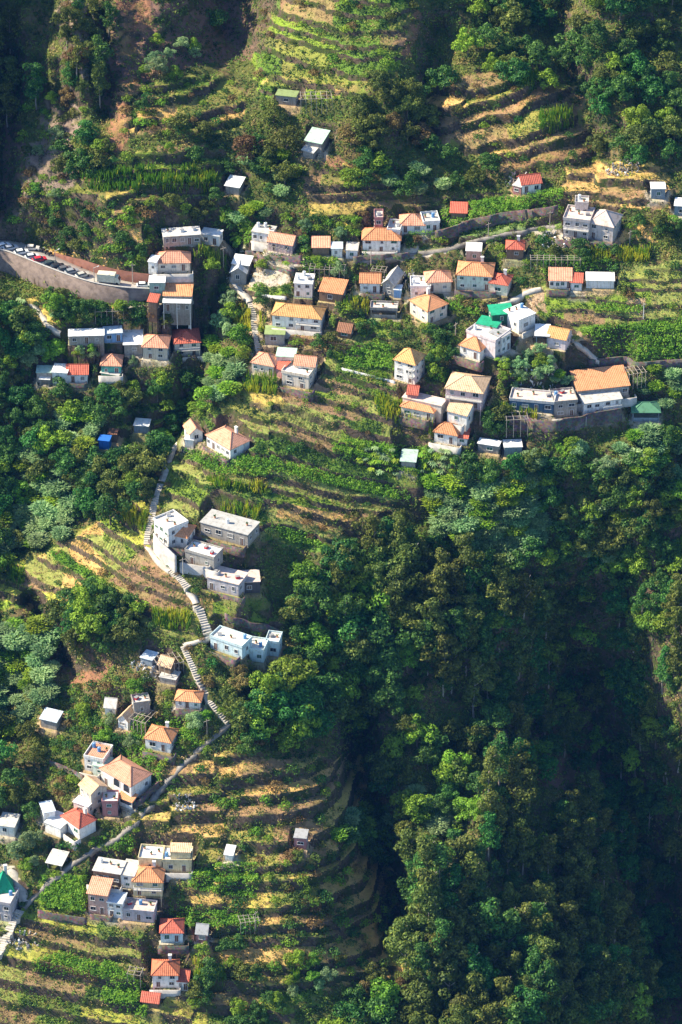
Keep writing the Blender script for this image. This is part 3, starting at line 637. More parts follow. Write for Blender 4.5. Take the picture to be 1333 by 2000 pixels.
# ------------------------------------------------------------------ building materials
WALLC = {'white': (.86, .84, .79), 'cream': (.80, .69, .56), 'grey': (.42, .39, .35), 'beige': (.62, .56, .46), 'brown': (.26, .18, .12), 'pink_wall': (.68, .50, .48),
         'pinkwhite': (.76, .66, .66), 'rose': (.45, .22, .21), 'lilac': (.52, .48, .50), 'bluegrey': (.26, .31, .36), 'navy': (.06, .12, .20), 'darkgreen': (.03, .12, .08),
         'teal_wall': (.12, .42, .34), 'green_wall': (.28, .46, .40), 'palegreenwall': (.62, .72, .62), 'cyanshade_wall': (.62, .76, .78), 'yellow': (.74, .63, .38), 'salmonwall': (.66, .42, .34),  # cyan entry: bluish shade of white walls put into the plaster colour
         'pinkgrey': (.60, .53, .49), 'concrete': (.46, .44, .40), 'blue_wall': (.22, .38, .62), 'pale_wall': (.66, .63, .58), 'dark': (.10, .09, .09), 'bluetarp': (.03, .16, .55)}
ROOFC = {'orange': (.76, .34, .16), 'salmon': (.78, .38, .24), 'gold': (.80, .44, .17), 'red': (.62, .16, .10), 'redorange': (.68, .22, .11), 'tan': (.76, .52, .32), 'rust': (.34, .16, .09),
         'white': (.82, .81, .78), 'pale': (.58, .55, .50), 'pinkroof': (.70, .56, .48), 'mint': (.42, .56, .47), 'palegreen': (.46, .66, .50), 'emerald': (.02, .34, .18), 'moss': (.30, .38, .15),
         'greyroof': (.47, .46, .43), 'cream': (.78, .73, .62), 'paleblue': (.62, .70, .76), 'grey': (.40, .40, .40), 'greenroof': (.10, .25, .14), 'bluetarp': (.03, .16, .55)}
TILED = {'orange', 'salmon', 'gold', 'red', 'redorange', 'tan', 'rust'}
_mc = {}
def plaster(cn, c=None):
    if ('w', cn) in _mc: return _mc['w', cn]
    c = c or WALLC[cn]; m, nt, p = mat('plaster_' + cn)
    dirt = ramp(nt, noise_tex(nt, .9, 5, .65), [(.30, (.66, .62, .55)), (.48, (1, 1, 1))])
    tc0 = N(nt, 'ShaderNodeTexCoord'); mp0 = N(nt, 'ShaderNodeMapping'); mp0.inputs['Scale'].default_value = (2.2, 2.2, .22); nt.links.new(tc0.outputs['Object'], mp0.inputs[0])
    streak = ramp(nt, noise_tex(nt, 1.0, 4, .6, vec=mp0.outputs[0]), [(.36, (.60, .57, .50)), (.52, (1, 1, 1))]); dirt = mixc(nt, .55, dirt, streak, 'MULTIPLY')
    sx = N(nt, 'ShaderNodeSeparateXYZ'); nt.links.new(tc0.outputs['Object'], sx.inputs[0]); dirt = mixc(nt, mapr(nt, sx.outputs['Z'], -1.5, .7, .45, 0), dirt, (.42, .37, .30))
    if cn in ('grey', 'brown', 'concrete'):
        bt = N(nt, 'ShaderNodeTexBrick'); tc = N(nt, 'ShaderNodeTexCoord'); mp = N(nt, 'ShaderNodeMapping'); mp.inputs['Rotation'].default_value = (math.pi/2, 0, 0)
        nt.links.new(tc.outputs['Object'], mp.inputs[0]); nt.links.new(mp.outputs[0], bt.inputs[0])
        bt.inputs['Scale'].default_value = 1.6; bt.inputs['Color1'].default_value = (1, 1, 1, 1); bt.inputs['Color2'].default_value = (.72, .7, .68, 1); bt.inputs['Mortar'].default_value = (.8, .78, .75, 1)
        dirt = mixc(nt, .8, dirt, bt.outputs[0], 'MULTIPLY')
    nt.links.new(mixc(nt, 1.0, c, dirt, 'MULTIPLY'), p.inputs['Base Color'])
    _mc['w', cn] = m; return m
def roofmat(cn):
    if ('r', cn) in _mc: return _mc['r', cn]
    c = ROOFC[cn]; m, nt, p = mat('roofing_' + cn)
    st = ramp(nt, noise_tex(nt, .8, 5, .7), [(.30, (.52, .47, .42)), (.46, (.92, .92, .90)), (.6, (1, 1, 1)), (.72, (1.15, 1.18, 1.2))])
    col = mixc(nt, 1.0, c, st, 'MULTIPLY')
    oi = N(nt, 'ShaderNodeObjectInfo')
    v = mapr(nt, oi.outputs['Random'], 0, 1, .86, 1.08)
    cc = N(nt, 'ShaderNodeCombineColor'); [nt.links.new(v, cc.inputs[i]) for i in range(3)]
    col = mixc(nt, 1.0, col, cc.outputs[0], 'MULTIPLY')
    if cn in TILED:
        uv = N(nt, 'ShaderNodeUVMap'); w = N(nt, 'ShaderNodeTexWave'); w.inputs['Scale'].default_value = .62; w.inputs['Distortion'].default_value = .6; w.inputs['Detail'].default_value = 1
        nt.links.new(uv.outputs[0], w.inputs[0])
        w2 = N(nt, 'ShaderNodeTexWave', bands_direction='Y'); w2.inputs['Scale'].default_value = .45; w2.inputs['Distortion'].default_value = 1.2; nt.links.new(uv.outputs[0], w2.inputs[0])
        col = mixc(nt, 1.0, col, ramp(nt, w.outputs['Fac'], [(0, (.87, .85, .84)), (.6, (1.02, 1.02, 1.02))]), 'MULTIPLY')
        col = mixc(nt, 1.0, col, ramp(nt, w2.outputs['Fac'], [(0, (.86, .84, .82)), (.4, (1, 1, 1))]), 'MULTIPLY')
        b = N(nt, 'ShaderNodeBump'); b.inputs['Distance'].default_value = .08; nt.links.new(w.outputs['Fac'], b.inputs['Height']); nt.links.new(b.outputs[0], p.inputs['Normal'])
    nt.links.new(col, p.inputs['Base Color']); p.inputs['Roughness'].default_value = .8
    _mc['r', cn] = m; return m
def flatmat(name, c, rough=.8, metal=0, spec=.25, var=.25, scale=1.5):
    if name in _mc: return _mc[name]
    m, nt, p = mat(name); p.inputs['Roughness'].default_value = rough; p.inputs['Metallic'].default_value = metal; p.inputs['Specular IOR Level'].default_value = spec
    nt.links.new(mixc(nt, 1.0, c, ramp(nt, noise_tex(nt, scale, 4, .65), [(.3, (1-var,)*3), (.6, (1, 1, 1))]), 'MULTIPLY'), p.inputs['Base Color'])
    _mc[name] = m; return m
M_FRAME = flatmat('painted_frame', (.72, .70, .66)); M_PANE = flatmat('dark_glass', (.03, .04, .05), .15, 0, .5)
M_DOOR = flatmat('wooden_door', (.16, .08, .05)); M_SHUT = flatmat('green_shutter', (.04, .13, .09))
M_CURT = flatmat('drawn_curtain', (.30, .28, .25)); M_CONC = flatmat('concrete_slab', (.52, .49, .44)); M_RAIL = flatmat('white_rail', (.75, .74, .71)); M_WOOD = flatmat('weathered_wood', (.42, .36, .29))
M_STONE = None
def stone_mat():
    m, nt, p = mat('stone_wall')
    v = N(nt, 'ShaderNodeTexVoronoi'); tc = N(nt, 'ShaderNodeTexCoord'); nt.links.new(tc.outputs['Object'], v.inputs[0]); v.inputs['Scale'].default_value = 1.7
    c = ramp(nt, noise_tex(nt, .45, 5, .7), [(.3, (.10, .075, .06)), (.6, (.23, .18, .145)), (.8, (.32, .27, .22))])
    nt.links.new(mixc(nt, .55, c, mixc(nt, 1.0, c, v.outputs['Color'], 'MULTIPLY')), p.inputs['Base Color'])
    return m
M_STONE = stone_mat()
M_PATH = flatmat('path_concrete', (.60, .54, .45), .9, 0, .1, .35, .8)
M_ASPH = flatmat('pale_asphalt', (.55, .50, .43), .9, 0, .1, .2, .25)
M_RIDGE = flatmat('ridge_tile', (.70, .40, .26)); M_TANK = flatmat('water_tank_blue', (.35, .45, .55), .5)

_wm = {}
def window_parts(parent, x, y, z, rz, w, h, arch=False, door=False, shut=0):
    key = (round(w, 1), round(h, 1), arch, door, shut)
    if key not in _wm:
        f = MB(); t = .10
        for a in ((-w/2-t, -w/2, 0, h), (w/2, w/2+t, 0, h), (-w/2-t, w/2+t, h, h+t)): f.box(a[0], a[1], -.09, .03, a[2], a[3])
        if not door: f.box(-w/2-t-.05, w/2+t+.05, -.16, .03, -t, 0)
        if not arch: f.box(-.03, .03, -.07, .03, 0, h)
        g = MB()
        if arch:
            n = 8; pts = [(-w/2, -.03, 0), (w/2, -.03, 0)] + [(w/2*math.cos(math.pi*i/n), -.03, h-w/2+w/2*math.sin(math.pi*i/n)) for i in range(n+1)]
            k = len(pts); g.poly(pts + [(a, .03, c) for a, _, c in pts], [tuple(range(k)), tuple(range(2*k-1, k-1, -1))])
            f = MB(); nn = 10
            for i in range(nn):
                a0, a1 = math.pi*i/nn, math.pi*(i+1)/nn; R = w/2+.12
                f.bar((R*math.cos(a0), -.04, h-w/2+R*math.sin(a0)), (R*math.cos(a1), -.04, h-w/2+R*math.sin(a1)), .09)
            f.box(-w/2-.2, -w/2-.02, -.1, .03, 0, h-w/2); f.box(w/2+.02, w/2+.2, -.1, .03, 0, h-w/2)
        else: g.box(-w/2+.001, w/2-.001, -.035, .02, .001, h-.001)
        _wm[key] = (f.mesh('window', [M_FRAME]), g.mesh('pane', [M_DOOR if door else (M_PANE, M_SHUT, M_CURT)[shut]]))
    fm, gm = _wm[key]
    o = link('door' if door else 'window', fm, parent, (x, y, z), rz); link('door_leaf' if door else 'pane', gm, o)
    return o
def roof_uv(me):
    uvl = me.uv_layers.new(name='UVMap')
    for p in me.polygons:
        n = p.normal; h = Vector((n.x, n.y, 0))
        up = (Vector((0, 0, 1)) - n*n.z); up = up.normalized() if up.length > .05 else Vector((0, 1, 0)); e = n.cross(up)
        for li in p.loop_indices:
            co = me.vertices[me.loops[li].vertex_index].co; uvl.data[li].uv = (co.dot(e), co.dot(up))
def make_building(b):
    w, d, h, ri, rf = b['w'], b['dep'], b['h'], b['rise'], b['roof']
    c = b['A'] + b['u']*w/2 + b['n']*d/2
    root = empty(b['name'], (c[0], c[1], b['z']), b['ang']); tag(root, b['label'], b['cat'], b.get('group'))
    pass
    hw, hd = w/2, d/2; base = -4.5; wm = plaster(b['wc']); rm = roofmat(b['rc']); par = b.get('par')
    big = h > 2.3 and b['cat'] not in ('canopy', 'shed', 'carport')
    open_ = b['cat'] in ('canopy', 'carport', 'shelter', 'porch')
    mb = MB(); oh = .38 if rf in ('hip', 'gable', 'shed') else .22
    gf = b.get('gf')
    if open_:
        for sx in (-1, 1):
            for sy in (-1, 1): mb.box(sx*(hw-.2)-.1, sx*(hw-.2)+.1, sy*(hd-.2)-.1, sy*(hd-.2)+.1, base, h)
        mb.box(-hw+.4, hw-.4, hd-.25, hd-.12, base, h)
        if b['cat'] != 'canopy': mb.box(-hw+.4, hw-.4, -hd+.1, -hd+.22, base, .9)
    else:
        if rf == 'shed':
            mb.poly([(-hw,-hd,base),(hw,-hd,base),(hw,hd,base),(-hw,hd,base),(-hw,-hd,h),(hw,-hd,h),(hw,hd,h+ri),(-hw,hd,h+ri)],
                    [(0,3,2,1),(4,5,6,7),(0,1,5,4),(1,2,6,5),(2,3,7,6),(3,0,4,7)])
        elif rf == 'gable' and not gf:
            mb.poly([(-hw,-hd,base),(hw,-hd,base),(hw,hd,base),(-hw,hd,base),(-hw,-hd,h),(hw,-hd,h),(hw,hd,h),(-hw,hd,h),(-hw,0,h+ri),(hw,0,h+ri)],
                    [(0,3,2,1),(0,1,5,4),(1,2,6,9,5),(2,3,7,6),(3,0,4,8,7),(4,5,9,8),(6,7,8,9)])
        elif rf == 'gable':
            mb.poly([(-hw,-hd,base),(hw,-hd,base),(hw,hd,base),(-hw,hd,base),(-hw,-hd,h),(hw,-hd,h),(hw,hd,h),(-hw,hd,h),(0,-hd,h+ri),(0,hd,h+ri)],
                    [(0,3,2,1),(0,1,5,8,4),(1,2,6,5),(2,3,7,9,6),(3,0,4,7),(5,6,9,8),(7,4,8,9)])
        else: mb.box(-hw, hw, -hd, hd, base, h)
    mb.build('wall', wm, root)
    r = MB(); X, Y = hw+oh, hd+oh; drop = ri*oh/hd; e = h-drop+.06; th = .14
    if rf == 'hip':
        rl = max(hw-hd, 0.0); rd = max(hd-hw, 0.0); t = h+ri
        if rl > 0 or rd > 0:
            R0 = (-rl, -rd, t); R1 = (rl, rd, t)
        else: R0 = (-.02, 0, t); R1 = (.02, 0, t)
        E = [(-X,-Y,e),(X,-Y,e),(X,Y,e),(-X,Y,e)]
        low = [(p[0], p[1], p[2]-th) for p in E]
        r.poly(E+[R0, R1]+low, ([(0,1,5,4),(1,2,5),(2,3,4,5),(3,0,4)] if rd == 0 else [(0,1,4),(1,2,5,4),(2,3,5),(3,0,4,5)]) + [(9,8,7,6)] + [(i, i+6, (i+1) % 4+6, (i+1) % 4) for i in range(4)])
        rg = MB()
        for a, q in ((E[0], R0), (E[1], R0 if rd > 0 else R1), (E[2], R1), (E[3], R1 if rd > 0 else R0), (R0, R1)):
            if (Vector(a)-Vector(q)).length > .1: rg.bar((a[0], a[1], a[2]+.03), (q[0], q[1], q[2]+.04), .11)
    elif rf == 'gable':
        t = h+ri+.12; rg = MB()
        if gf:
            X2 = hw+oh; e2 = h-ri*oh/hw+.12
            r.slab([(-X2,-Y,e2),(0,-Y,t),(0,Y,t),(-X2,Y,e2)], th); r.slab([(0,-Y,t),(X2,-Y,e2),(X2,Y,e2),(0,Y,t)], th); rg.bar((0,-Y,t+.03), (0,Y,t+.03), .12)
        else:
            e2 = h-drop+.12
            r.slab([(-X,-Y,e2),(X,-Y,e2),(X,0,t),(-X,0,t)], th); r.slab([(-X,0,t),(X,0,t),(X,Y,e2),(-X,Y,e2)], th); rg.bar((-X,0,t+.03), (X,0,t+.03), .12)
    elif rf == 'shed':
        k = ri/d; r.slab([(-X,-Y,h-k*oh+.13),(X,-Y,h-k*oh+.13),(X,Y,h+ri+k*oh+.13),(-X,Y,h+ri+k*oh+.13)], th); rg = None
    else:
        o2 = .0 if par else oh
        r.box(-hw-o2+.003*bool(par), hw+o2-.003*bool(par), -hd-o2+.003*bool(par), hd+o2-.003*bool(par), h+.002, h+.16); rg = None
    rme = r.mesh('roof', [rm]); roof_uv(rme); roof = link('roof', rme, root)
    if rg and big: rg.build('ridge_cap', rm, roof)
    if par:
        q = MB(); ph = h+.72; T = .16
        q.box(-hw-T, hw+T, -hd-T, -hd+.01, h-.15, ph); q.box(-hw-T, hw+T, hd-.01, hd+T, h-.15, ph)
        q.box(-hw-T, -hw+.01, -hd+.01, hd-.01, h-.15, ph-.003); q.box(hw-.01, hw+T, -hd+.01, hd-.01, h-.15, ph-.003)
        q.build('parapet', plaster('pale_wall') if b['wc'] in ('navy', 'dark') else wm, root)
    if b.get('chim') or (rf == 'hip' and big and len(b['label']) % 3 == 0):
        ch = MB(); ch.box(-.4, .4, -.3, .3, h+.2, h+ri+1.0); ch.box(-.5, .5, -.4, .4, h+ri+1.0, h+ri+1.14); ch.build('chimney', plaster('white'), roof, (hw*.35, hd*.45, 0))
    # openings
    rr = random.Random(b['label'])
    if not open_ and b['nw'] > 0:
        fh = (h)/b['fl']; pitchx = w/b['nw']; doori = rr.randrange(b['nw']) if b['nw'] > 1 else -1
        for f in range(b['fl']):
            zz = f*fh
            for i in range(b['nw']):
                x = -hw + pitchx*(i+.5) + rr.uniform(-.1, .1)*pitchx
                if b.get('arch') and f == 0 and i >= 1: window_parts(root, x, -hd, max(.25, h-3.1), 0, min(2.2, pitchx*.75), min(2.6, fh*.75), arch=True); continue
                if f == 0 and i == doori and pitchx > 1.2: window_parts(root, x, -hd, .1, 0, .9, min(2.1, fh-.5), door=True)
                else:
                    ww = min(rr.choice((.7, 1.0, 1.2, 1.6)), pitchx*.55); window_parts(root, x, -hd, zz+fh*rr.choice((.32, .36, .4)), 0, ww, min(rr.choice((.8, 1.1, 1.3)), fh*.4), shut=rr.choice((0, 0, 0, 1, 2)))
            ns = 1 if d < 6 else 2
            for side, sg in ((-1, -math.pi/2), (1, math.pi/2)):
                for i in range(ns):
                    if rr.random() < .75: window_parts(root, side*hw, -hd + d*(i+.5)/ns, zz+fh*.38, sg, .9, min(1.15, fh*.36))
    if b.get('balc'):
        fh = h/b['fl']
        for f in range(1, b['fl']):
            q = MB(); z0 = fh*f-.05; y0 = -hd-1.25; xa = -hw+.2 if b['balc'] == 2 or b['fl'] == 2 and w < 10 else 0
            if b['fl'] == 3: xa = hw-1.6
            q.box(xa, hw-.1, y0, -hd-.003, z0, z0+.16); q.build('balcony_floor', M_CONC, root)
            ra = MB(); ra.box(xa, hw-.1, y0, y0+.08, z0+.95, z0+1.05)
            nb = int((hw-xa)/.35)
            for i in range(nb+1): xx = xa+.06+(hw-.2-xa)*i/nb; ra.box(xx-.04, xx+.04, y0+.01, y0+.07, z0+.16, z0+.95)
            ra.box(xa, xa+.07, y0+.08, -hd-.003, z0+.95, z0+1.05); ra.build('railing', M_RAIL, root)
            ps = MB()
            for xx in (xa+.15, hw-.25): ps.box(xx-.11, xx+.11, y0+.12, y0+.34, base, z0)
            ps.build('pillar', wm, root)
    if b.get('porch'):
        q = MB(); q.slab([(-hw-.2,-hd-2.2,h-1.15),(hw+.2,-hd-2.2,h-1.15),(hw+.2,-hd-.39,h-.75),(-hw-.2,-hd-.39,h-.75)], .1); pr = q.build('porch_roof', roofmat('white'), root)
        ps = MB(); [ps.box(x-.08, x+.08, -hd-2.1, -hd-1.94, base, h-1.25) for x in (-hw+.1, 0, hw-.1)]; ps.build('porch_post', M_RAIL, pr)
for b in B: make_building(b)

# picture boxes of the buildings, to keep crowns off them
def bbox_px(b, top=None):
    P = []
    for s in (0, b['w']):
        for t in (0, b['dep']):
            for z in (b['z']+.3, b['z']+b['h']+b['rise']):
                q = b['A']+b['u']*s+b['n']*t; P.append((q[0], q[1], z))
    p = project(np.array(P)); return p[:, 0].min(), p[:, 1].min(), p[:, 0].max(), p[:, 1].max()
BOX = np.array([bbox_px(b) for b in B])

# ------------------------------------------------------------------ road, walls, paths, stairs
def short(b):
    w = b['label'].replace(',', '').split()[:9]
    while len(w) > 6 or w[-1] in ('a', 'the', 'with', 'of', 'and', 'in', 'on', 'by', 'under', 'above', 'below', 'beside', 'behind', 'left', 'at', 'among', 'between'):
        w.pop()
    return b.get('lm') or 'the ' + ' '.join(w)
def ribbon(name, A, Bp, mats, th=.25, dz=0):
    n = len(A); v = []; f = []
    for a, b in zip(A, Bp): v += [(a[0], a[1], a[2]+dz), (b[0], b[1], b[2]+dz), (a[0], a[1], a[2]-th), (b[0], b[1], b[2]-th)]
    for i in range(n-1):
        k = 4*i; f += [(k, k+1, k+5, k+4), (k+2, k+6, k+7, k+3), (k, k+4, k+6, k+2), (k+1, k+3, k+7, k+5)]
    o = mesh_np(name, v, f, mats); return o
road = ribbon('road', RL, RU, [M_ASPH], 1.2); road['kind'] = 'structure'
# parapet wall holding the road, with blocks along the top
def wall_along(label, P, hs, th, m, name='retaining_wall', cat='wall', cap=None, below=2.0):
    P = np.array(P, float); n = len(P)
    t = np.gradient(P[:, :2], axis=0); t /= np.linalg.norm(t, axis=1)[:, None]+1e-9; nn = np.stack([-t[:, 1], t[:, 0]], 1)
    v = []; f = []
    for i in range(n):
        a = P[i, :2]-nn[i]*th/2; b = P[i, :2]+nn[i]*th/2; zt = P[i, 2]+hs[i]; zb = P[i, 2]-below
        v += [(a[0], a[1], zb), (b[0], b[1], zb), (a[0], a[1], zt), (b[0], b[1], zt)]
    for i in range(n-1):
        k = 4*i; f += [(k+2, k+6, k+7, k+3), (k, k+4, k+6, k+2), (k+1, k+3, k+7, k+5)]
    f += [(0, 2, 3, 1), (4*n-4, 4*n-3, 4*n-1, 4*n-2)]
    root = empty(name, P[n//2].tolist()); tag(root, label, cat)
    o = mesh_np('masonry', np.array(v)-P[n//2], f, [m], root)
    if cap:
        v = []
        for i in range(n):
            a = P[i, :2]-nn[i]*(th/2+.06); b = P[i, :2]+nn[i]*(th/2+.06); zt = P[i, 2]+hs[i]
            v += [(a[0], a[1], zt+.004), (b[0], b[1], zt+.004), (a[0], a[1], zt+.14), (b[0], b[1], zt+.14)]
        mesh_np('coping', np.array(v)-P[n//2], [q for i in range(n-1) for q in ((4*i+2, 4*i+6, 4*i+7, 4*i+3), (4*i, 4*i+4, 4*i+6, 4*i+2), (4*i+1, 4*i+3, 4*i+7, 4*i+5), (4*i, 4*i+1, 4*i+5, 4*i+4))], [cap], root)
    return root
M_WALLB = flatmat('road_wall_stone', (.29, .22, .18), .9, 0, .1, .5, .5)
RL2 = RL.copy(); RL2[:, 1] -= .30
wall_along('high brown retaining wall holding up the curved road', [(p[0], p[1], p[2]-h) for p, h in zip(RL2, RWALL_H+1)], RWALL_H+1.55, .5, M_WALLB, cap=M_CONC)
RU2 = RU[np.searchsorted(xs_, 105):]; RU2 = RU2.copy(); RU2[:, 1] += .35
wall_along('dark red-brown wall on the uphill side of the curved road', RU2, np.interp(np.arange(len(RU2)), [0, 8, 30], [.6, 2.6, 3.4]), .4, flatmat('red_wall', (.26, .12, .085), .9, 0, .1, .4, .5))
def px_line(pts, step=5):
    n = max(3, int(sum(math.dist(a, b) for a, b in zip(pts[:-1], pts[1:]))/step)); q = resample(pts, n)
    out = [hit(p[0], p[1], BV) for p in q]; return np.array([o for o in out if o is not None])
def px_wall(label, pts, h, th=.4, m=None, flat=True, **k):
    P = px_line(pts)
    if flat:
        c = np.polyfit(np.arange(len(P)), P[:, 2], 1); P[:, 2] = np.polyval(c, np.arange(len(P)))
    return wall_along(label, P, np.full(len(P), h), th, m or M_STONE, **k)
M_LIME = flatmat('limewashed_wall', (.62, .57, .50), .9, 0, .1, .4, .5)
px_wall('long grey stone wall under the long pink terrace', [(985,838),(1060,842),(1130,838),(1215,820)], 4.0)
px_wall('weathered wall below the white two storey house', [(690,512),(760,512),(800,503)], 2.2)
px_wall('tall pale wall below the white house by the stairs', [(302,1078),(320,1098),(345,1122)], 6.0, .5, M_LIME)
px_wall('pale wall below the grey concrete house on the spur', [(352,1118),(385,1122),(420,1120)], 3.0, .4, M_LIME)
px_wall('low grey wall behind the pale cyan house', [(440,1212),(500,1228),(545,1240)], 2.0)
px_wall('thin white wall along the field edge by the slim three storey house', [(668,722),(720,735),(772,748)], .6, .3, flatmat('white_wall', (.75, .73, .68)), flat=False)
px_wall('short white wall at the end of the path in mid village', [(512,578),(560,584)], .7, .3, flatmat('white_wall', (.75, .73, .68)))
px_wall('curved stone wall in the upper village garden', [(500,520),(545,528),(575,540)], 1.4)
px_wall('stone wall at the left of the arched villa gardens', [(98,1500),(130,1510),(165,1530)], 2.4)
px_wall('dark wall between the shaded path and the arched villa', [(262,1580),(290,1560),(312,1535)], 2.2)
px_wall('dark stone wall under the bright vine plot at lower left', [(75,1792),(120,1800),(170,1808)], 2.4)
px_wall('high stone wall under the vines on the right slope', [(1150,712),(1240,716),(1350,716)], 2.2)
px_wall('wall under the large unfinished house', [(1085,480),(1150,485),(1205,488)], 2.0)
px_wall('dark wall under the upper right vine terraces', [(850,468),(950,440),(1090,418)], 3.0)
px_wall('broken stone wall under the orange gabled cottage', [(480,505),(540,508),(590,516)], 2.0)
# low garden and terrace walls in front of houses
for b in B:
    if b['cat'] != 'house' or b['w'] < 5: continue
    rr = random.Random(b['label']+'w')
    if rr.random() < .3: continue
    off = rr.uniform(1.3, 2.6); e0, e1 = rr.uniform(-1.2, .8), b['w']+rr.uniform(-1, 2.2)
    P = []
    for s_ in np.linspace(e0, e1, 8): q = b['A']+b['u']*s_-b['n']*off; P.append((q[0], q[1], b['z']-.3))
    for k in (1, 2): q = b['A']+b['u']*e1-b['n']*(off-k*off*.45); P.append((q[0], q[1], b['z']-.3))
    lime = rr.random() < .55
    wall_along(('low limewashed' if lime else 'low grey stone')+' yard wall in front of '+short(b), P, np.full(len(P), rr.uniform(.7, 1.1)), .25, M_LIME if lime else M_STONE, name='yard_wall', cat='wall')
# cane fence
M_CANE = flatmat('dry_cane', (.40, .20, .10), .9, 0, .1, .5, 2)
def cane_fence(label, pts, h):
    P = px_line(pts, 2.2); root = empty('cane_fence', P[0].tolist()); tag(root, label, 'fence')
    mb = MB()
    for i, p in enumerate(P):
        q = p-P[0]; mb.bar((q[0], q[1], q[2]-.3), (q[0]+random.uniform(-.1, .1), q[1], q[2]+h*random.uniform(.8, 1.1)), .10)
    mb.build('cane_screen', M_CANE, root)
    r2 = MB(); [r2.bar(tuple(a-P[0]+np.array([0, .12, hh])), tuple(b-P[0]+np.array([0, .12, hh])), .05) for a, b in zip(P[:-1], P[1:]) for hh in (h*.35, h*.8)]
    r2.build('rail', M_WOOD, root)
cane_fence('reddish cane fence below the golden roofed house', [(568,668),(620,678),(690,686)], 2.4)
cane_fence('brown cane rows beside the bottom left vegetable plots', [(75,1885),(130,1900),(190,1918)], 2.0)

M_LANE = flatmat('shade_toned_lane', (.30, .27, .23), .95, 0, .08, .5, .6)  # path tone darkened: the shade lying on these lanes is put into the colour
PATHS = []
def path(name, pts, w, stairs=False, label=None, step=.62, mt=None):
    PATHS.append((pts, w*3.6+3))
    P = px_line(pts, 3)
    s = np.r_[0, np.cumsum(np.linalg.norm(np.diff(P[:, :2], axis=0), axis=1))]
    P[1:-1, 2] = (P[:-2, 2]+P[1:-1, 2]+P[2:, 2])/3
    n = max(2, int(s[-1]/step)) if stairs else max(2, int(s[-1]/1.2))
    t = np.linspace(0, s[-1], n+1); C = np.stack([np.interp(t, s, P[:, k]) for k in range(3)], 1)
    T = np.gradient(C[:, :2], axis=0); T /= np.linalg.norm(T, axis=1)[:, None]+1e-9; NN = np.stack([-T[:, 1], T[:, 0]], 1)
    wj = (w/2*(.8+.5*noise(t/4, t*0, 5)))[:, None]; Lf = C[:, :2]+NN*wj; Rt = C[:, :2]-NN*wj; z = []
    for i in range(n+1):
        zz = [gz(*q) for q in (Lf[i], C[i, :2], Rt[i])]; zz = [q for q in zz if q is not None]; z.append(.3*max(zz)+.7*C[i, 2] if zz else C[i, 2])
    z = np.array(z); z = np.convolve(np.r_[z[0], z[0], z, z[-1], z[-1]], np.ones(5)/5, 'valid')+.12
    if stairs:
        mb = MB()
        for i in range(n):
            zt = max(z[i], z[i+1]); a, b, c, d = Rt[i], Rt[i+1], Lf[i+1], Lf[i]
            ov = .0
            mb.poly([(*a, zt-1.6), (*b, zt-1.6), (*c, zt-1.6), (*d, zt-1.6), (*a, zt), (*b, zt), (*c, zt), (*d, zt)], [(4,5,6,7),(0,1,5,4),(1,2,6,5),(2,3,7,6),(3,0,4,7)])
        o = mb.build(name, [mt or M_PATH])
    else: o = ribbon(name, [(*a, q) for a, q in zip(Rt, z)], [(*a, q) for a, q in zip(Lf, z)], [mt or M_PATH], 1.6)
    o['kind'] = 'structure'; o['label'] = label or name.replace('_', ' ')
path('path', [(448,540),(462,556),(478,572),(490,592)], 2.0)
path('stone_stairs', [(489,590),(496,612),(497,640),(502,665),(505,690)], 1.5, True)
path('path', [(350,862),(338,885),(328,905),(316,942)], 1.8)
path('stone_stairs', [(314,945),(306,970),(301,990),(295,1020),(288,1045),(287,1064)], 1.6, True)
path('path', [(287,1064),(300,1082),(321,1105),(334,1116)], 1.8)
path('stone_stairs', [(334,1115),(345,1124),(358,1138),(368,1150)], 1.9, True)
path('path', [(368,1150),(378,1168),(384,1180)], 1.9)
path('stone_stairs', [(384,1180),(394,1202),(402,1225),(407,1243)], 2.3, True)
path('path', [(408,1244),(392,1249),(372,1256),(358,1263)], 1.7)
path('stone_stairs', [(358,1262),(368,1285),(382,1315),(392,1338),(405,1366),(425,1390),(446,1413)], 1.5, True)
path('path', [(446,1412),(432,1428),(400,1452),(360,1492),(330,1520),(312,1545),(290,1578),(262,1608),(228,1640),(190,1655),(150,1682),(110,1712),(75,1742),(45,1775)], 1.6, mt=M_LANE)
path('stone_stairs', [(40,1778),(24,1805),(10,1838),(-6,1868)], 2.2, True)
path('lane', [(700,512),(780,500),(870,488),(960,462),(1040,448),(1105,440)], 1.5, mt=M_LANE)
path('dirt_path', [(962,602),(1000,588),(1022,572),(1056,562)], 1.8)
path('dirt_path', [(1075,640),(1112,655),(1146,682),(1172,712)], 1.6)
path('dirt_path', [(60,590),(95,632),(120,655)], 1.6)
path('lane', [(24,1694),(34,1715),(44,1740),(52,1762)], 3.0)

# ------------------------------------------------------------------ poles
def pole(px, py, h, label, lamp=False, mt=None):
    P = hit(px, py, BV); r = empty('utility_pole', P.tolist(), random.uniform(0, 1)); tag(r, label, 'pole', 'poles beside lanes and houses')
    m = MB(); m.bar((0, 0, -.5), (0, 0, h), .14, 0, 6, .09); m.build('post', mt or M_WOOD, r)
    if lamp: a = MB(); a.bar((0, 0, h-.2), (1.2, -.4, h), .05); a.box(1.0, 1.6, -.55, -.3, h-.1, h+.05); a.build('lamp_arm', M_RAIL, r)
    else: a = MB(); a.box(-.9, .9, -.06, .06, h-.7, h-.55); a.build('crossarm', M_WOOD, r)
pole(260, 559, 7.5, 'tall pole at the end of the curved road')
pole(185, 558, 6, 'pole on the road edge just left of the box truck', True)
pole(109, 522, 5.5, 'street lamp pole above the middle of the parked cars', True)
pole(954, 467, 5.5, 'pole below the vine terraces above the grey cube house')
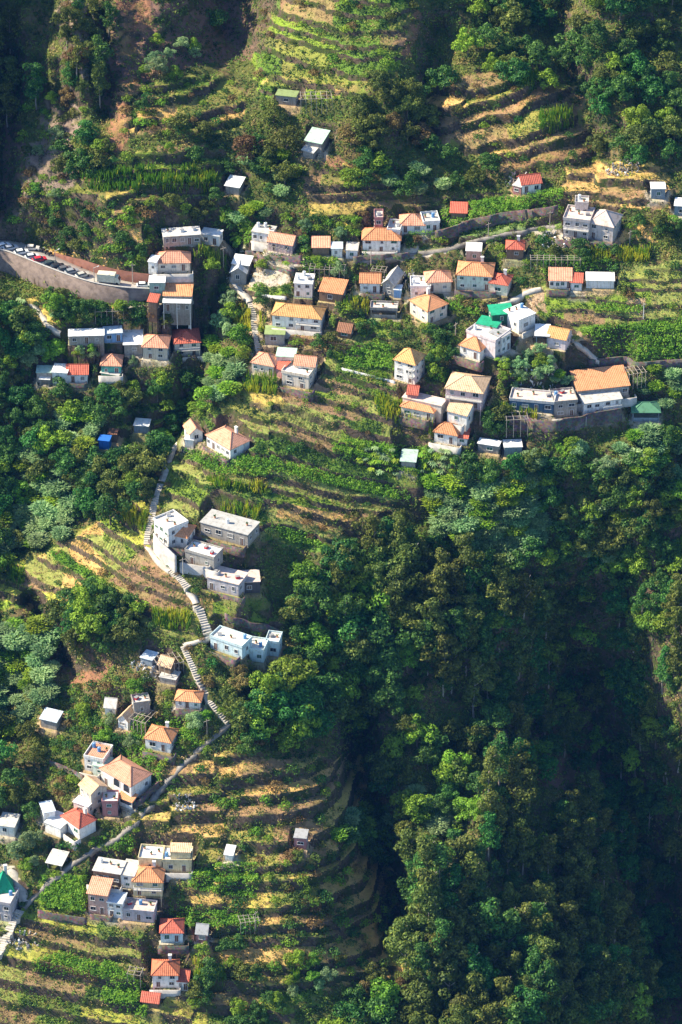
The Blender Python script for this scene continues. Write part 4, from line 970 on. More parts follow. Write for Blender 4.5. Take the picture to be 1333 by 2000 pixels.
pole(1074, 448, 6, 'pole at the right end of the upper lane')
pole(437, 520, 6.5, 'pole left of the white roofed barn')
pole(725, 520, 5.5, 'pole in front of the white two storey house')
pole(890, 582, 6.5, 'pale pole left of the large orange roofed house')
pole(890, 660, 5, 'pole left of the small orange hipped cottage')
pole(1257, 622, 5, 'bright post standing in the terraced field at right', mt=M_RAIL)
pole(405, 1440, 6, 'pole beside the bottom of the narrow stairs')
pole(322, 1085, 6, 'pole against the wall of the white house by the stairs')
pole(358, 1125, 6, 'pale pole by the stairs below the white walls', mt=M_LIME)
pole(500, 1815, 6, 'thin pole at the right end of the dark green plots')
pole(1230, 480, 5, 'pole right of the large unfinished house')

# ------------------------------------------------------------------ vehicles on the curved road
def paint(name, c): return flatmat('paint_'+name, c, .3, 0, .5, .08)
M_TYRE = flatmat('tyre_rubber', (.03, .03, .03)); M_CGLASS = flatmat('car_glass', (.03, .045, .06), .1, 0, .6)
_car = {}
def car(px, off, turn, colname, c, label):
    i = int(np.clip(np.searchsorted(xs_, px), 1, NR-2)); a = RL[i]; d = (RU[i]-RL[i]); d /= np.linalg.norm(d); t = RL[i+1]-RL[i-1]; ang = math.atan2(t[1], t[0])
    p = a + d*off
    r = empty('parked_car', (p[0], p[1], p[2]+.01), ang+turn); tag(r, label, 'car', 'vehicles parked along the curved road')
    if not _car:
        b = MB(); prof = [(-2.1,.35),(-2.12,.72),(-1.9,.92),(-1.0,.98),(1.25,.96),(2.0,.82),(2.12,.6),(2.1,.35)]
        n = len(prof); b.poly([(x, -.85, z) for x, z in prof]+[(x, .85, z) for x, z in prof], [tuple(range(n))[::-1], tuple(range(n, 2*n))]+[(k, (k+1) % n, (k+1) % n+n, k+n) for k in range(n)])
        b.poly([(-1.35,-.68,1.44),(.35,-.68,1.44),(.35,.68,1.44),(-1.35,.68,1.44),(-1.4,-.7,1.38),(.4,-.7,1.38),(.4,.7,1.38),(-1.4,.7,1.38)], [(0,1,2,3),(4,5,1,0),(5,6,2,1),(6,7,3,2),(7,4,0,3)])
        _car['body'] = b.mesh('body', [M_RAIL])
        g = MB(); g.poly([(-1.85,-.78,.93),(1.1,-.78,.95),(1.1,.78,.95),(-1.85,.78,.93),(-1.36,-.67,1.4),(.36,-.67,1.4),(.36,.67,1.4),(-1.36,.67,1.4)], [(4,5,6,7),(0,1,5,4),(1,2,6,5),(2,3,7,6),(3,0,4,7)]); _car['glass'] = g.mesh('windows', [M_CGLASS])
        w = MB(); w.bar((0, -.1, 0), (0, .1, 0), .33, 0, 12); _car['wheel'] = w.mesh('wheel', [M_TYRE])
        l = MB(); l.box(-.03, .03, -.14, .14, -.07, .07); _car['light'] = l.mesh('headlight', [M_RAIL])
    bo = link('body', _car['body'], r); bo.material_slots[0].link = 'OBJECT'; bo.material_slots[0].material = paint(colname, c)
    link('windows', _car['glass'], r)
    for x in (-1.35, 1.35):
        for y in (-.8, .8): link('wheel', _car['wheel'], r, (x, y, .33))
    for y in (-.6, .6): link('headlight', _car['light'], r, (2.1, y, .68))
CARS = [(3,'white',(.8,.8,.8),'white parked car nearest the left edge on the curved road'),(21,'silver',(.55,.57,.6),'silver parked car, second from the left on the curved road'),
        (39,'offwhite',(.75,.76,.74),'white parked car just left of the red one on the road'),(57,'lightgrey',(.6,.62,.64),'light grey car beside the red parked car on its left side'),
        (72,'red',(.55,.03,.05),'bright red parked car on the curved road'),(92,'darkgreen',(.05,.07,.07),'dark car right of the red parked car'),
        (108,'black',(.03,.03,.035),'black parked car below the middle street lamp'),(124,'graphite',(.12,.12,.13),'dark grey parked car in the middle of the row'),
        (140,'grey',(.3,.31,.32),'mid grey parked car towards the box truck'),(156,'beige',(.5,.48,.42),'beige grey car, last in the row before the box truck')]
for px, cn, c, lb in CARS: car(px, 2.2, .9, cn, c, lb)
car(62, 7.2, .5, 'cream', (.66, .62, .55), 'cream car parked against the rock on the uphill side')
car(280, 1.6, .0, 'pearl', (.78, .78, .74), 'pale car on the road just right of the tall pole')
def bike(px, off, label):
    i = int(np.searchsorted(xs_, px)); d = RU[i]-RL[i]; d /= np.linalg.norm(d); p = RL[i]+d*off
    r = empty('parked_motorbike', (p[0], p[1], p[2]+.01), 1.0); tag(r, label, 'motorbike', 'motorbikes parked by the rock')
    for x in (-.65, .65): w = MB(); w.bar((0, -.06, 0), (0, .06, 0), .32, 0, 12); w.build('wheel', M_TYRE, r, (x, 0, .32))
    b = MB(); b.bar((-.7, 0, .75), (.35, 0, .85), .16); b.bar((.3, 0, .85), (.65, 0, .35), .06); b.box(-.3, .3, -.16, .16, .3, .75); b.build('frame', paint('black', (.03, .03, .035)), r)
    h = MB(); h.bar((.35, -.35, 1.05), (.35, .35, 1.05), .04); h.build('handlebar', M_RAIL, r); s = MB(); s.box(-.7, .05, -.15, .15, .86, .98); s.build('saddle', M_TYRE, r)
for k, (px, lb) in enumerate([(79,'dark motorbike parked by the rock, leftmost of the three'),(86,'dark motorbike parked by the rock, middle of the three'),(93,'dark motorbike parked by the rock, rightmost of the three')]):
    i = int(np.searchsorted(xs_, px)); bike(px, np.linalg.norm(RU[i]-RL[i])-.9, lb)
# box truck
i = int(np.searchsorted(xs_, 211)); p = (RL[i]*.62+RU[i]*.38); t = RL[i+1]-RL[i-1]
tr = empty('box_truck', p.tolist(), math.atan2(t[1], t[0])); tag(tr, 'long cream box truck parked on the road beside the lamp pole', 'truck')
m = MB(); m.box(-2.9, 2.2, -1.2, 1.2, .75, 3.15); m.build('cargo_box', flatmat('truck_cream', (.70, .66, .50), .6), tr)
m = MB(); m.poly([(2.25,-1.1,.5),(3.6,-1.1,.5),(3.6,1.1,.5),(2.25,1.1,.5),(2.25,-1.05,2.4),(3.1,-1.05,2.4),(3.1,1.05,2.4),(2.25,1.05,2.4),(3.55,-1.1,1.4),(3.55,1.1,1.4)], [(0,1,8,5,4),(1,2,9,8),(8,9,6,5),(2,3,7,6,9),(3,0,4,7),(4,5,6,7)]); cb = m.build('cab', flatmat('truck_cream', (1, 1, 1)), tr)
m = MB(); m.slab([(3.60,-.95,1.45),(3.60,.95,1.45),(3.14,.95,2.36),(3.14,-.95,2.36)], .03); m.build('windscreen', M_CGLASS, cb)
m = MB(); m.box(-2.8, 3.3, -.5, .5, .45, .74); m.build('chassis', M_TYRE, tr)
for x in (-2.0, 2.8):
    for y in (-1.0, 1.0): w = MB(); w.bar((0, -.15, 0), (0, .15, 0), .45, 0, 12); w.build('wheel', M_TYRE, tr, (x, y, .45))

# ------------------------------------------------------------------ pergolas and frames
def pergola(px, py, w, d, h, rz, label, nx=5, ny=3, name='wooden_pergola', r_=.09):
    P = hit(px, py, BV); z = max(P[2], *(gz(P[0]+a*math.cos(rz)-b*math.sin(rz), P[1]+a*math.sin(rz)+b*math.cos(rz)) or P[2] for a in (-w/2, w/2) for b in (-d/2, d/2))) if h > 0 else P[2]
    z = (z+P[2])/2; r = empty(name, (P[0], P[1], z), rz); tag(r, label, 'pergola')
    for i in range(nx):
        for j in (0, 1):
            x = -w/2+w*i/(nx-1); y = (-d/2, d/2)[j]; q = MB(); q.bar((0, 0, -2.5), (random.uniform(-.1, .1), 0, h), r_); q.build('post', M_WOOD, r, (x, y, 0))
    for j in range(ny): y = -d/2+d*j/(ny-1); q = MB(); q.bar((-w/2-.3, y, h+.07), (w/2+.3, y, h+.07+random.uniform(-.2, .2)), .08); q.build('beam', M_WOOD, r)
    for i in range(nx): x = -w/2+w*i/(nx-1); q = MB(); q.bar((x, -d/2-.3, h+.2), (x+random.uniform(-.2, .2), d/2+.3, h+.2), .07); q.build('rafter', M_WOOD, r)
pergola(618, 212, 9, 4.5, 2.2, .05, 'bare wooden pergola leaning beside the grey-green roof', 7)
pergola(1008, 850, 6, 4, 3.2, .1, 'broken wooden frame above the white topped store', 4)
pergola(280, 1412, 5, 6, 2.2, -.5, 'bare pole pergola left of the peaked cottage by the path', 5)
pergola(1240, 752, 5, 4, 2.4, .3, 'pale leaning poles in the canes right of the long orange roof', 5)
pergola(545, 492, 6, 3, 2.2, -.35, 'white pergola in front of the orange gabled cottage', 6)
pergola(640, 545, 10, 3, 2.6, -.1, 'pale pergola behind the terracotta shed roof', 8)
pergola(1030, 372, 8, 2.5, 1.8, -.1, 'row of white posts in front of the white ruin', 9)
pergola(330, 1315, 7, 5, 2.0, .4, 'collapsing bare pergola beside the ruined tan gable', 6)
pergola(487, 1805, 5, 3, 1.6, .2, 'rickety frame below the dark green plots', 5)
pergola(265, 1912, 3.5, 3, 1.8, -.2, 'white scaffold frame left of the lowest red roofed house', 3)
pergola(740, 548, 4, 3, 2.0, -.2, 'little frame beside the orange gabled white cottage', 4)
pergola(1085, 520, 14, 2.5, 2.0, -.02, 'long vine frame above the cottage by the fields', 9)
pergola(215, 628, 8, 2.5, 1.8, .05, 'thin rods above the pale blue shed', 6)

# ------------------------------------------------------------------ things on the roof terraces
M_PLASTIC = {'blue': flatmat('blue_plastic', (.10, .28, .55), .4), 'white': flatmat('white_plastic', (.78, .78, .76), .4), 'terracotta': flatmat('terracotta_pot', (.5, .22, .12)), 'red': flatmat('red_cloth', (.55, .06, .07)), 'green': flatmat('pot_plant', (.05, .12, .03))}
M_PLASTIC['grey'] = flatmat('grey_crate', (.3, .3, .3))
POS = ['left', 'middle', 'right']
for b in B:
    if not (b.get('par') or (b['roof'] == 'flat' and b['w'] > 5 and b['cat'] == 'house')): continue
    rr = random.Random(b['label']+'x'); k = min(3, int(b['w']/1.6)); z0 = b['z']+b['h']+.165
    for i in range(k):
        s = b['w']*(i+.5)/k+rr.uniform(-.3, .3); t = b['dep']*rr.uniform(.3, .8); q = b['A']+b['u']*s+b['n']*t; kind = rr.choice(['tank', 'pot', 'box', 'pot'])
        where = POS[i] if k == 3 else (['left', 'right'][i] if k == 2 else 'centre'); lab = f"at roof {where} of {short(b)}"
        if kind == 'tank':
            cn = rr.choice(['blue', 'white']); r = empty('water_tank', (q[0], q[1], z0)); tag(r, f'{cn} water tank {lab}', 'water tank')
            m = MB(); m.bar((0, 0, 0), (0, 0, 1.3), .5, 0, 12, .48); m.build('drum', M_PLASTIC[cn], r); m = MB(); m.bar((0, 0, 1.305), (0, 0, 1.42), .3, 0, 12, .2); m.build('lid', M_TANK, r)
        elif kind == 'pot':
            r = empty('potted_plant', (q[0], q[1], z0)); tag(r, f'potted plant {lab}', 'potted plant'); m = MB(); m.bar((0, 0, 0), (0, 0, .45), .22, 0, 8, .32); m.build('pot', M_PLASTIC['terracotta'], r)
            m = MB()
            for _ in range(14): a = rr.uniform(0, 6.3); e = rr.uniform(.2, .6); m.poly([(0, 0, .4), (.3*math.cos(a)+.1, .3*math.sin(a), .7+e*.6), (.55*math.cos(a), .55*math.sin(a), .5+e), (.3*math.cos(a+.5), .3*math.sin(a+.5), .6+e*.5)], [(0, 1, 2, 3)])
            m.build('leaves', M_PLASTIC['green'], r)
        else:
            cn = rr.choice(['grey', 'white', 'red']); r = empty('storage_box', (q[0], q[1], z0), rr.uniform(0, 1)); tag(r, f'{cn} storage box {lab}', 'box')
            m = MB(); m.box(-.6, .6, -.4, .4, 0, .7); m.build('crate', M_PLASTIC[cn], r); m = MB(); m.box(-.65, .65, -.45, .45, .705, .78); m.build('lid', M_PLASTIC['grey'], r)
# rubble heaps
def heap(px, py, rad, label, n=60):
    P = hit(px, py, BV); m = MB()
    for _ in range(n):
        a = random.uniform(0, 6.3); r = rad*math.sqrt(random.random()); x, y = P[0]+r*math.cos(a)*1.3, P[1]+r*math.sin(a)*.8; z = gz(x, y) or P[2]; s = random.uniform(.2, .7)
        m.bar((x-P[0], y-P[1], z-P[2]-.2), (x-P[0]+random.uniform(-1, 1)*s*1.5, y-P[1]+random.uniform(-1, 1)*s, z-P[2]+random.uniform(.3, 1.2)), s*.45, random.randrange(4))
    o = m.build('rubble', [M_PLASTIC['white'], M_CONC, M_WOOD, M_PLASTIC['grey']], None, P.tolist()); o['label'] = label; o['kind'] = 'stuff'
heap(1060, 762, 5.5, 'heap of pale scrap and tarpaulins behind the long pink terrace', 120)
heap(1020, 368, 4, 'white rubble in front of the white ruin', 60)
heap(1215, 330, 4, 'stone rubble on the dry upper terraces', 60)
heap(360, 1575, 2.5, 'pile of stones on the dry terrace by the path', 60)
heap(780, 560, 4, 'clutter on the terraces of the mid village', 50)
heap(45, 1845, 3, 'clutter beside the stairs at the lower left', 50)
heap(1090, 468, 4, 'building rubble beside the large unfinished house', 50)
heap(290, 1300, 4, 'debris under the collapsing pergola', 50)
heap(905, 815, 2, 'clutter in the yard below the pink house', 25)
# ------------------------------------------------------------------ foliage materials
def leafmat(name, stops, trans=.25, hue=.0):
    m, nt, p = mat(name)
    at = N(nt, 'ShaderNodeAttribute'); at.attribute_name = 'leaf'
    oi = N(nt, 'ShaderNodeObjectInfo')
    c = ramp(nt, at.outputs['Fac'], stops)
    hs = N(nt, 'ShaderNodeHueSaturation'); nt.links.new(c, hs.inputs['Color'])
    nt.links.new(mapr(nt, oi.outputs['Random'], 0, 1, .475, .525), hs.inputs['Hue'])
    v = N(nt, 'ShaderNodeMath', operation='FRACT'); mu = N(nt, 'ShaderNodeMath', operation='MULTIPLY'); nt.links.new(oi.outputs['Random'], mu.inputs[0]); mu.inputs[1].default_value = 7.31; nt.links.new(mu.outputs[0], v.inputs[0])
    nt.links.new(mapr(nt, v.outputs[0], 0, 1, .72, 1.3), hs.inputs['Value'])
    nt.links.new(hs.outputs[0], p.inputs['Base Color']); p.inputs['Roughness'].default_value = .6; p.inputs['Specular IOR Level'].default_value = .25
    tr = N(nt, 'ShaderNodeBsdfTranslucent'); nt.links.new(hs.outputs[0], tr.inputs[0]); mx = N(nt, 'ShaderNodeMixShader'); mx.inputs[0].default_value = trans
    nt.links.new(p.outputs[0], mx.inputs[1]); nt.links.new(tr.outputs[0], mx.inputs[2]); nt.links.new(mx.outputs[0], nt.nodes['Material Output'].inputs[0])
    return m
ML = {
 'dark': leafmat('leaf_dark_green', [(0, (.014, .060, .014)), (.5, (.060, .170, .028)), (1, (.17, .34, .045))]),
 'olive': leafmat('leaf_olive', [(0, (.035, .070, .012)), (.5, (.120, .160, .026)), (1, (.28, .30, .045))]),
 'pale': leafmat('leaf_pale', [(0, (.10, .20, .08)), (.5, (.28, .44, .18)), (1, (.50, .64, .30))], .4),
 'bright': leafmat('leaf_bright', [(0, (.08, .17, .012)), (.5, (.20, .36, .025)), (1, (.40, .54, .05))]),
 'brown': leafmat('leaf_brown', [(0, (.09, .06, .02)), (.5, (.22, .15, .05)), (1, (.38, .27, .09))]),
}
M_BARK = flatmat('bark', (.20, .16, .12), .9, 0, .1, .4, 2); M_PBARK = flatmat('pale_bark', (.42, .36, .29), .9, 0, .1, .4, 2)
def leaves_mesh(name, pts, nrm, size, shade, m, r, aspect=1.0):
    n = len(pts); nrm = nrm + r.normal(0, .45, nrm.shape); nrm /= np.linalg.norm(nrm, axis=1)[:, None]+1e-9
    a = np.cross(nrm, r.normal(0, 1, (n, 3))); a /= np.linalg.norm(a, axis=1)[:, None]+1e-9; b = np.cross(nrm, a)
    s = size[:, None]
    v = np.stack([pts-a*s*aspect, pts-b*s*.6+a*s*.1, pts+a*s*aspect, pts+b*s*.6+a*s*.1], 1).reshape(-1, 3)
    f = np.arange(4*n).reshape(n, 4)
    return v, f, shade
def blob_crown(seed, blobs, nper, ls, low=-.35):
    r = np.random.default_rng(seed); P = []; Nn = []; S = []; L = []
    for (c, rad, squash) in blobs:
        k = int(nper*rad*rad); d = r.normal(0, 1, (k, 3)); d /= np.linalg.norm(d, axis=1)[:, None]; d = d[d[:, 2] > low]
        bump = .82+.28*noise(d[:, 0]*3+seed, d[:, 1]*3+d[:, 2]*2, int(seed)+int(abs(c[0])*100))
        rr_ = rad*bump*r.uniform(.78, 1.04, len(d)); p = np.array(c)+d*rr_[:, None]*np.array([1, 1, squash])
        P.append(p); Nn.append(d); S.append(ls*r.uniform(.6, 1.3, len(d))); L.append(np.clip(r.normal(.45, .2, len(d))+.25*(bump-.95), 0, 1))
    return leaves_mesh('crown', np.concatenate(P), np.concatenate(Nn), np.concatenate(S), np.concatenate(L), None, r)
def raw_mesh(name, v, f, shade, m):
    o = mesh_np(name, v, f, [m], attrs={'leaf': ('FACE', 'FLOAT', shade)}); me = o.data; bpy.data.objects.remove(o); return me
def trunk_mesh(h, r0, limbs, m, seed):
    rr = random.Random(seed); b = MB(); x = y = 0; z = -1.0; n = 4
    for i in range(n):
        x2, y2, z2 = x+rr.uniform(-.15, .15)*h*.15, y+rr.uniform(-.15, .15)*h*.15, -1+(h+1)*(i+1)/n
        b.bar((x, y, z), (x2, y2, z2), r0*(1-.2*i), 0, 6, r0*(1-.2*(i+1))); x, y, z = x2, y2, z2
        if i >= 1:
            for _ in range(limbs): a = rr.uniform(0, 6.3); l = h*rr.uniform(.2, .38)*(1.0 if h < 8 else .42); b.bar((x, y, z), (x+l*math.cos(a), y+l*math.sin(a), z+l*(.6 if h < 8 else 1.3)), r0*.45, 0, 4, r0*.15)
    return b.mesh('trunk', [m])
ARCH = {}
def arch(kind, seeds):
    out = []
    for s in seeds:
        r = np.random.default_rng(s)
        if kind == 'broad':      # crown radius 4, height 7.5
            bl = [((r.uniform(-.8, .8), r.uniform(-.8, .8), 4.4), 2.2, .8)] + [((3.1*math.cos(a)*r.uniform(.5, 1.2), 3.1*math.sin(a)*r.uniform(.5, 1.2), 3.6+r.uniform(-1.3, 2.2)), r.uniform(.8, 2.0), .85) for a in np.linspace(0, 6.28, 12)[:-1]+r.uniform(0, 1)]
            bl += [((r.uniform(-1.6, 1.6), r.uniform(-1.6, 1.6), 6.2+r.uniform(-.3, .6)), r.uniform(.9, 1.4), .8) for _ in range(4)]
            g = blob_crown(s, bl, 85, .30); t = trunk_mesh(4.6, .28, 2, M_BARK, s); mk = ['dark', 'dark', 'olive', 'bright', 'dark']
        elif kind == 'tall':     # narrow eucalyptus, 12 high
            bl = []
            for z in np.linspace(4.2, 12, 9): w = 1.9*math.sin(math.pi*min(1, (z-2.2)/10.8))**.6; bl += [((r.normal(0, w*.62), r.normal(0, w*.62), z+r.uniform(-.5, .5)), r.uniform(.75, 1.35), .9) for _ in range(3)]
            g = blob_crown(s, bl, 90, .26, -.6); t = trunk_mesh(10.5, .24, 2, M_PBARK, s); mk = ['olive']
        elif kind == 'bush':
            bl = [((0, 0, .9), 1.4, .8)] + [((1.3*math.cos(a), 1.3*math.sin(a), r.uniform(.4, 1.0)), r.uniform(.6, 1.0), .8) for a in np.linspace(0, 6.28, 6)[:-1]+r.uniform(0, 1)]
            g = blob_crown(s, bl, 95, .22, -.1); t = trunk_mesh(1.2, .09, 1, M_BARK, s)
        elif kind == 'cane':     # clump of tall arching reeds, radius 2.3, height 4
            n = 520; a = r.uniform(0, 6.28, n); q = 2.1*np.sqrt(r.random(n)); x0, y0 = q*np.cos(a), q*np.sin(a); h = r.uniform(2.0, 3.9, n)*(1-.25*q/2.1); tilt = r.uniform(.1, .9, n); a2 = a+r.normal(0, .8, n)
            v = []; w = .10
            dx, dy = np.cos(a2), np.sin(a2); px_, py_ = -dy*w*1.6, dx*w*1.6
            B0 = np.stack([x0, y0, h*.35], 1); B1 = np.stack([x0+dx*tilt*.6, y0+dy*tilt*.6, h*.8], 1); B2 = np.stack([x0+dx*tilt*1.5, y0+dy*tilt*1.5, h*.85], 1); W = np.stack([px_, py_, np.zeros(n)], 1)
            v = np.stack([B0-W*.7, B0+W*.7, B1+W, B1-W, B1-W, B1+W, B2+W*.2, B2-W*.2], 1).reshape(-1, 3); f = np.arange(8*n).reshape(-1, 4)
            g = (v, f, np.repeat(np.clip(r.normal(.5, .22, n), 0, 1), 2)); t = trunk_mesh(2.0, .12, 0, M_BARK, s)
        elif kind == 'banana':
            v = []; f = []; sh = []
            for c in range(3):
                cx, cy = r.uniform(-.8, .8), r.uniform(-.8, .8); H_ = r.uniform(1.8, 2.6)
                for k in range(9):
                    a = k*.7+r.uniform(-.2, .2); L = r.uniform(1.2, 1.8); e = r.uniform(.3, 1.0); d = np.array([math.cos(a), math.sin(a), 0]); sd = np.array([-d[1], d[0], 0])*.2
                    p0 = np.array([cx, cy, H_]); p1 = p0+d*L*.5+np.array([0, 0, e*.7]); p2 = p0+d*L+np.array([0, 0, e*.2-.3])
                    o = len(v); v += [p0-sd*.3, p0+sd*.3, p1+sd, p1-sd, p2+sd*.5, p2-sd*.5]; f += [(o, o+1, o+2, o+3), (o+3, o+2, o+4, o+5)]; x = r.uniform(.3, .9); sh += [x, x]
            g = (np.array(v), np.array(f), np.array(sh)); t = trunk_mesh(2.3, .14, 0, M_BARK, s)
        elif kind == 'cypress':
            bl = [((r.normal(0, .25), r.normal(0, .25), z), 1.25*(1-z/12)+.15, 1.2) for z in np.linspace(1.2, 9, 9)]
            g = blob_crown(s, bl, 130, .22, -.8); t = trunk_mesh(5, .16, 0, M_BARK, s)
        out.append((g, t))
    return out
VAR = {'broad': arch('broad', [11, 12, 13, 14, 15, 16]), 'tall': arch('tall', [21, 22, 23, 24]), 'bush': arch('bush', [31, 32, 33]), 'cane': arch('cane', [41, 42]), 'banana': arch('banana', [51, 52]), 'cypress': arch('cypress', [61])}
_cm = {}
def crown_me(shape, i, col):
    k = (shape, i, col)
    if k not in _cm: g = VAR[shape][i][0]; _cm[k] = raw_mesh('crown', g[0], g[1], g[2], ML[col])
    return _cm[k]
#        shape, colours, name, category, group, adjectives, crown centre height, crown radius px at scale 1, foliage part name
KINDS = {
 'broad': ('broad', ['dark', 'dark', 'dark', 'bright', 'olive'], 'broadleaf_tree', 'broadleaf tree', 'round broadleaf trees on the slopes', 4.2, 26, 'crown'),
 'light': ('broad', ['bright', 'pale'], 'leafy_fruit_tree', 'fruit tree', 'light green leafy trees around the gardens', 4.2, 26, 'crown'),
 'olivet': ('broad', ['olive', 'olive', 'olive', 'olive', 'brown'], 'spreading_tree', 'spreading tree', 'olive brown spreading trees', 4.2, 26, 'crown'),
 'tall': ('tall', ['olive', 'olive', 'olive', 'dark'], 'eucalyptus_tree', 'eucalyptus', 'tall olive green eucalyptus trees in the ravine woods', 8, 24, 'crown'),
 'bush': ('bush', ['dark', 'olive', 'bright', 'bright', 'dark', 'brown'], 'leafy_bush', 'bush', 'low bushes dotted over terraces and banks', .9, 12, 'foliage'),
 'cane': ('cane', ['pale', 'pale', 'bright'], 'giant_reed_clump', 'reed clump', 'pale green giant reed clumps', 2.2, 16, 'blades'),
 'banana': ('banana', ['bright', 'pale'], 'banana_plant', 'banana plant', 'banana plants between the houses', 2.2, 13, 'leaves'),
 'cypress': ('cypress', ['dark'], 'conifer_tree', 'conifer', 'narrow conifers', 4.8, 16, 'crown')}
LANDM = [(short(b), (b['e1'][0]+b['e2'][0])/2, b['e1'][1]) for b in B if b.get('lm')] + [
 ('the curved road with parked cars', 100, 510), ('the box truck', 211, 550), ('the deep dark ravine at right', 1120, 1420), ('the dry golden terraces at the bottom', 480, 1560), ('the shaded upper right terraces', 1000, 230),
 ('the green terraces at the top', 650, 70), ('the red landslip scar', 810, 60), ('the rocky spur at upper left', 110, 250), ('the reed bed below the village', 960, 980), ('the bend of the narrow stairs', 400, 1350),
 ('the left terraced fields', 130, 1140), ('the lower right corner', 1290, 1950), ('the middle of the right edge', 1310, 1280), ('the eucalyptus wood', 900, 1150), ('the left eucalyptus wood edge', 720, 1120), ('the top edge of the dark ravine', 1040, 1280), ('the inner lower right wood', 880, 1780), ('the lowest lower right wood', 980, 1930), ('the far lower right wood', 1180, 1780), ('the middle of the bottom edge', 700, 1960),
 ('the left edge below the fields', 20, 1300), ('the left edge beside the woods', 20, 900), ('the upper left corner', 40, 40), ('the upper right corner', 1290, 60), ('the dark gap right of the terraces', 740, 1600), ('the lower right wood crest', 1000, 1600),
 ('the lower right wood', 1000, 1850), ('the vines on the right slope', 1250, 660), ('the dark green plots', 430, 1750), ('the dark cliff at the top', 420, 60), ('the leaning bare pergola', 620, 200), ('the right edge under the village', 1300, 900),
 ('the wood behind the dry terraces', 560, 1420), ('the right edge near the top', 1300, 250), ('the banana plots', 760, 880), ('the scrub above the curved road', 230, 440), ('the deep gully', 375, 780)]
LMX = np.array([(a[1], a[2]) for a in LANDM], float)
ORD0 = ['nearest', 'second nearest', 'third nearest', 'fourth nearest', 'fifth nearest', 'sixth nearest', 'seventh nearest', 'eighth nearest', 'ninth nearest', 'tenth nearest', 'eleventh nearest', 'twelfth nearest', 'thirteenth nearest', 'fourteenth nearest', 'fifteenth nearest', 'sixteenth nearest', 'seventeenth nearest', 'eighteenth nearest', 'nineteenth nearest', 'twentieth nearest']
ORD = ORD0 + ['twenty-'+a for a in ['first nearest']+ORD0[1:9]] + ['thirtieth nearest'] + ['thirty-'+a for a in ['first nearest']+ORD0[1:9]] + ['fortieth nearest']
CLEAR_LINES = [([(a[0], a[1]) for a in ROAD_U], 13), ([(a[0], a[1]) for a in ROAD_L], 20), ([(x, y+16) for x, y in ROAD_L if x > -10 and x < 250], 10)] + PATHS
OPENF = [  # fields that stay open: only bushes planted by hand
 [(430,770),(520,745),(640,700),(760,745),(840,800),(840,860),(700,850),(640,830),(500,850),(440,800)], [(330,920),(440,915),(560,960),(810,950),(815,1000),(640,1080),(520,1060),(330,1000)],
 [(0,1130),(130,1065),(250,990),(310,960),(290,1060),(340,1130),(385,1180),(360,1245),(280,1200),(200,1145),(100,1165),(0,1200)],
 [(285,1495),(460,1480),(690,1480),(715,1560),(560,1670),(260,1650)], [(1060,560),(1340,520),(1340,710),(1170,700),(1100,640)], [(60,1700),(170,1700),(165,1820),(60,1800)],
 [(0,1800),(80,1790),(290,1840),(290,1870),(200,1960),(0,1990)], [(880,400),(1100,375),(1100,410),(870,445)], [(510,30),(780,20),(700,180),(500,170)], [(900,205),(1110,190),(1130,260),(1000,310),(880,250)], [(1110,340),(1270,350),(1260,400),(1110,395)],
 [(675,670),(765,675),(765,725),(675,720)]]
def build_density_exclusion(px, py, marg=0):
    bad = np.zeros(np.shape(px), bool)
    for x0, y0, x1, y1 in BOX: bad |= (px > x0-marg) & (px < x1+marg) & (py > y0-marg) & (py < y1+marg)
    return bad
REEDS = [[(830,930),(1040,920),(1065,1040),(1000,1090),(870,1030)], [(30,935),(150,935),(140,1050),(10,1110),(10,1030)], [(-20,1215),(100,1225),(110,1320),(40,1400),(-20,1400)], [(400,650),(475,700),(475,755),(430,765),(400,740)], [(110,795),(320,845),(260,885),(120,895)], [(1200,835),(1335,835),(1335,920),(1210,890)]]
PLACED = []
def scatter(kind, poly, spacing, smin, smax, keep=1.0, openf=True, seed=0, force=False):
    xs = [p[0] for p in poly]; ys = [p[1] for p in poly]; r = np.random.default_rng(seed+int(xs[0]*7+ys[0]) & 0xffff)
    shape, cols, nm, cat, grp, ch, rad, part = KINDS[kind]
    row = 0; y = min(ys)
    while y < max(ys):
        x = min(xs) + (row % 2)*spacing*.5
        while x < max(xs):
            cx = x+r.uniform(-.38, .38)*spacing; cy = y+r.uniform(-.38, .38)*spacing; s = r.uniform(smin, smax); u = r.random(); ci = r.integers(0, 1000); x += spacing
            if u > keep or not inpoly(np.array(cx), np.array(cy), poly): continue
            R = rad*s*.8
            if kind not in ('cane', 'bush') and any(inpoly(np.array(cx), np.array(cy), q) for q in REEDS) and u > keep*.12: continue
            if not force:
                if ((cx > BOX[:, 0]-R) & (cx < BOX[:, 2]+R) & (cy > BOX[:, 1]-R) & (cy < BOX[:, 3]+R*.55)).any(): continue
                if any(segdist(np.array(cx), np.array(cy), pl) < w+R*.6 for pl, w in CLEAR_LINES): continue
                if openf and any(inpoly(np.array(cx), np.array(cy), q) for q in OPENF): continue
            by = cy + ch*s*5.87
            PLACED.append((kind, cx, cy, by, s, int(ci)))
        y += spacing*.82; row += 1
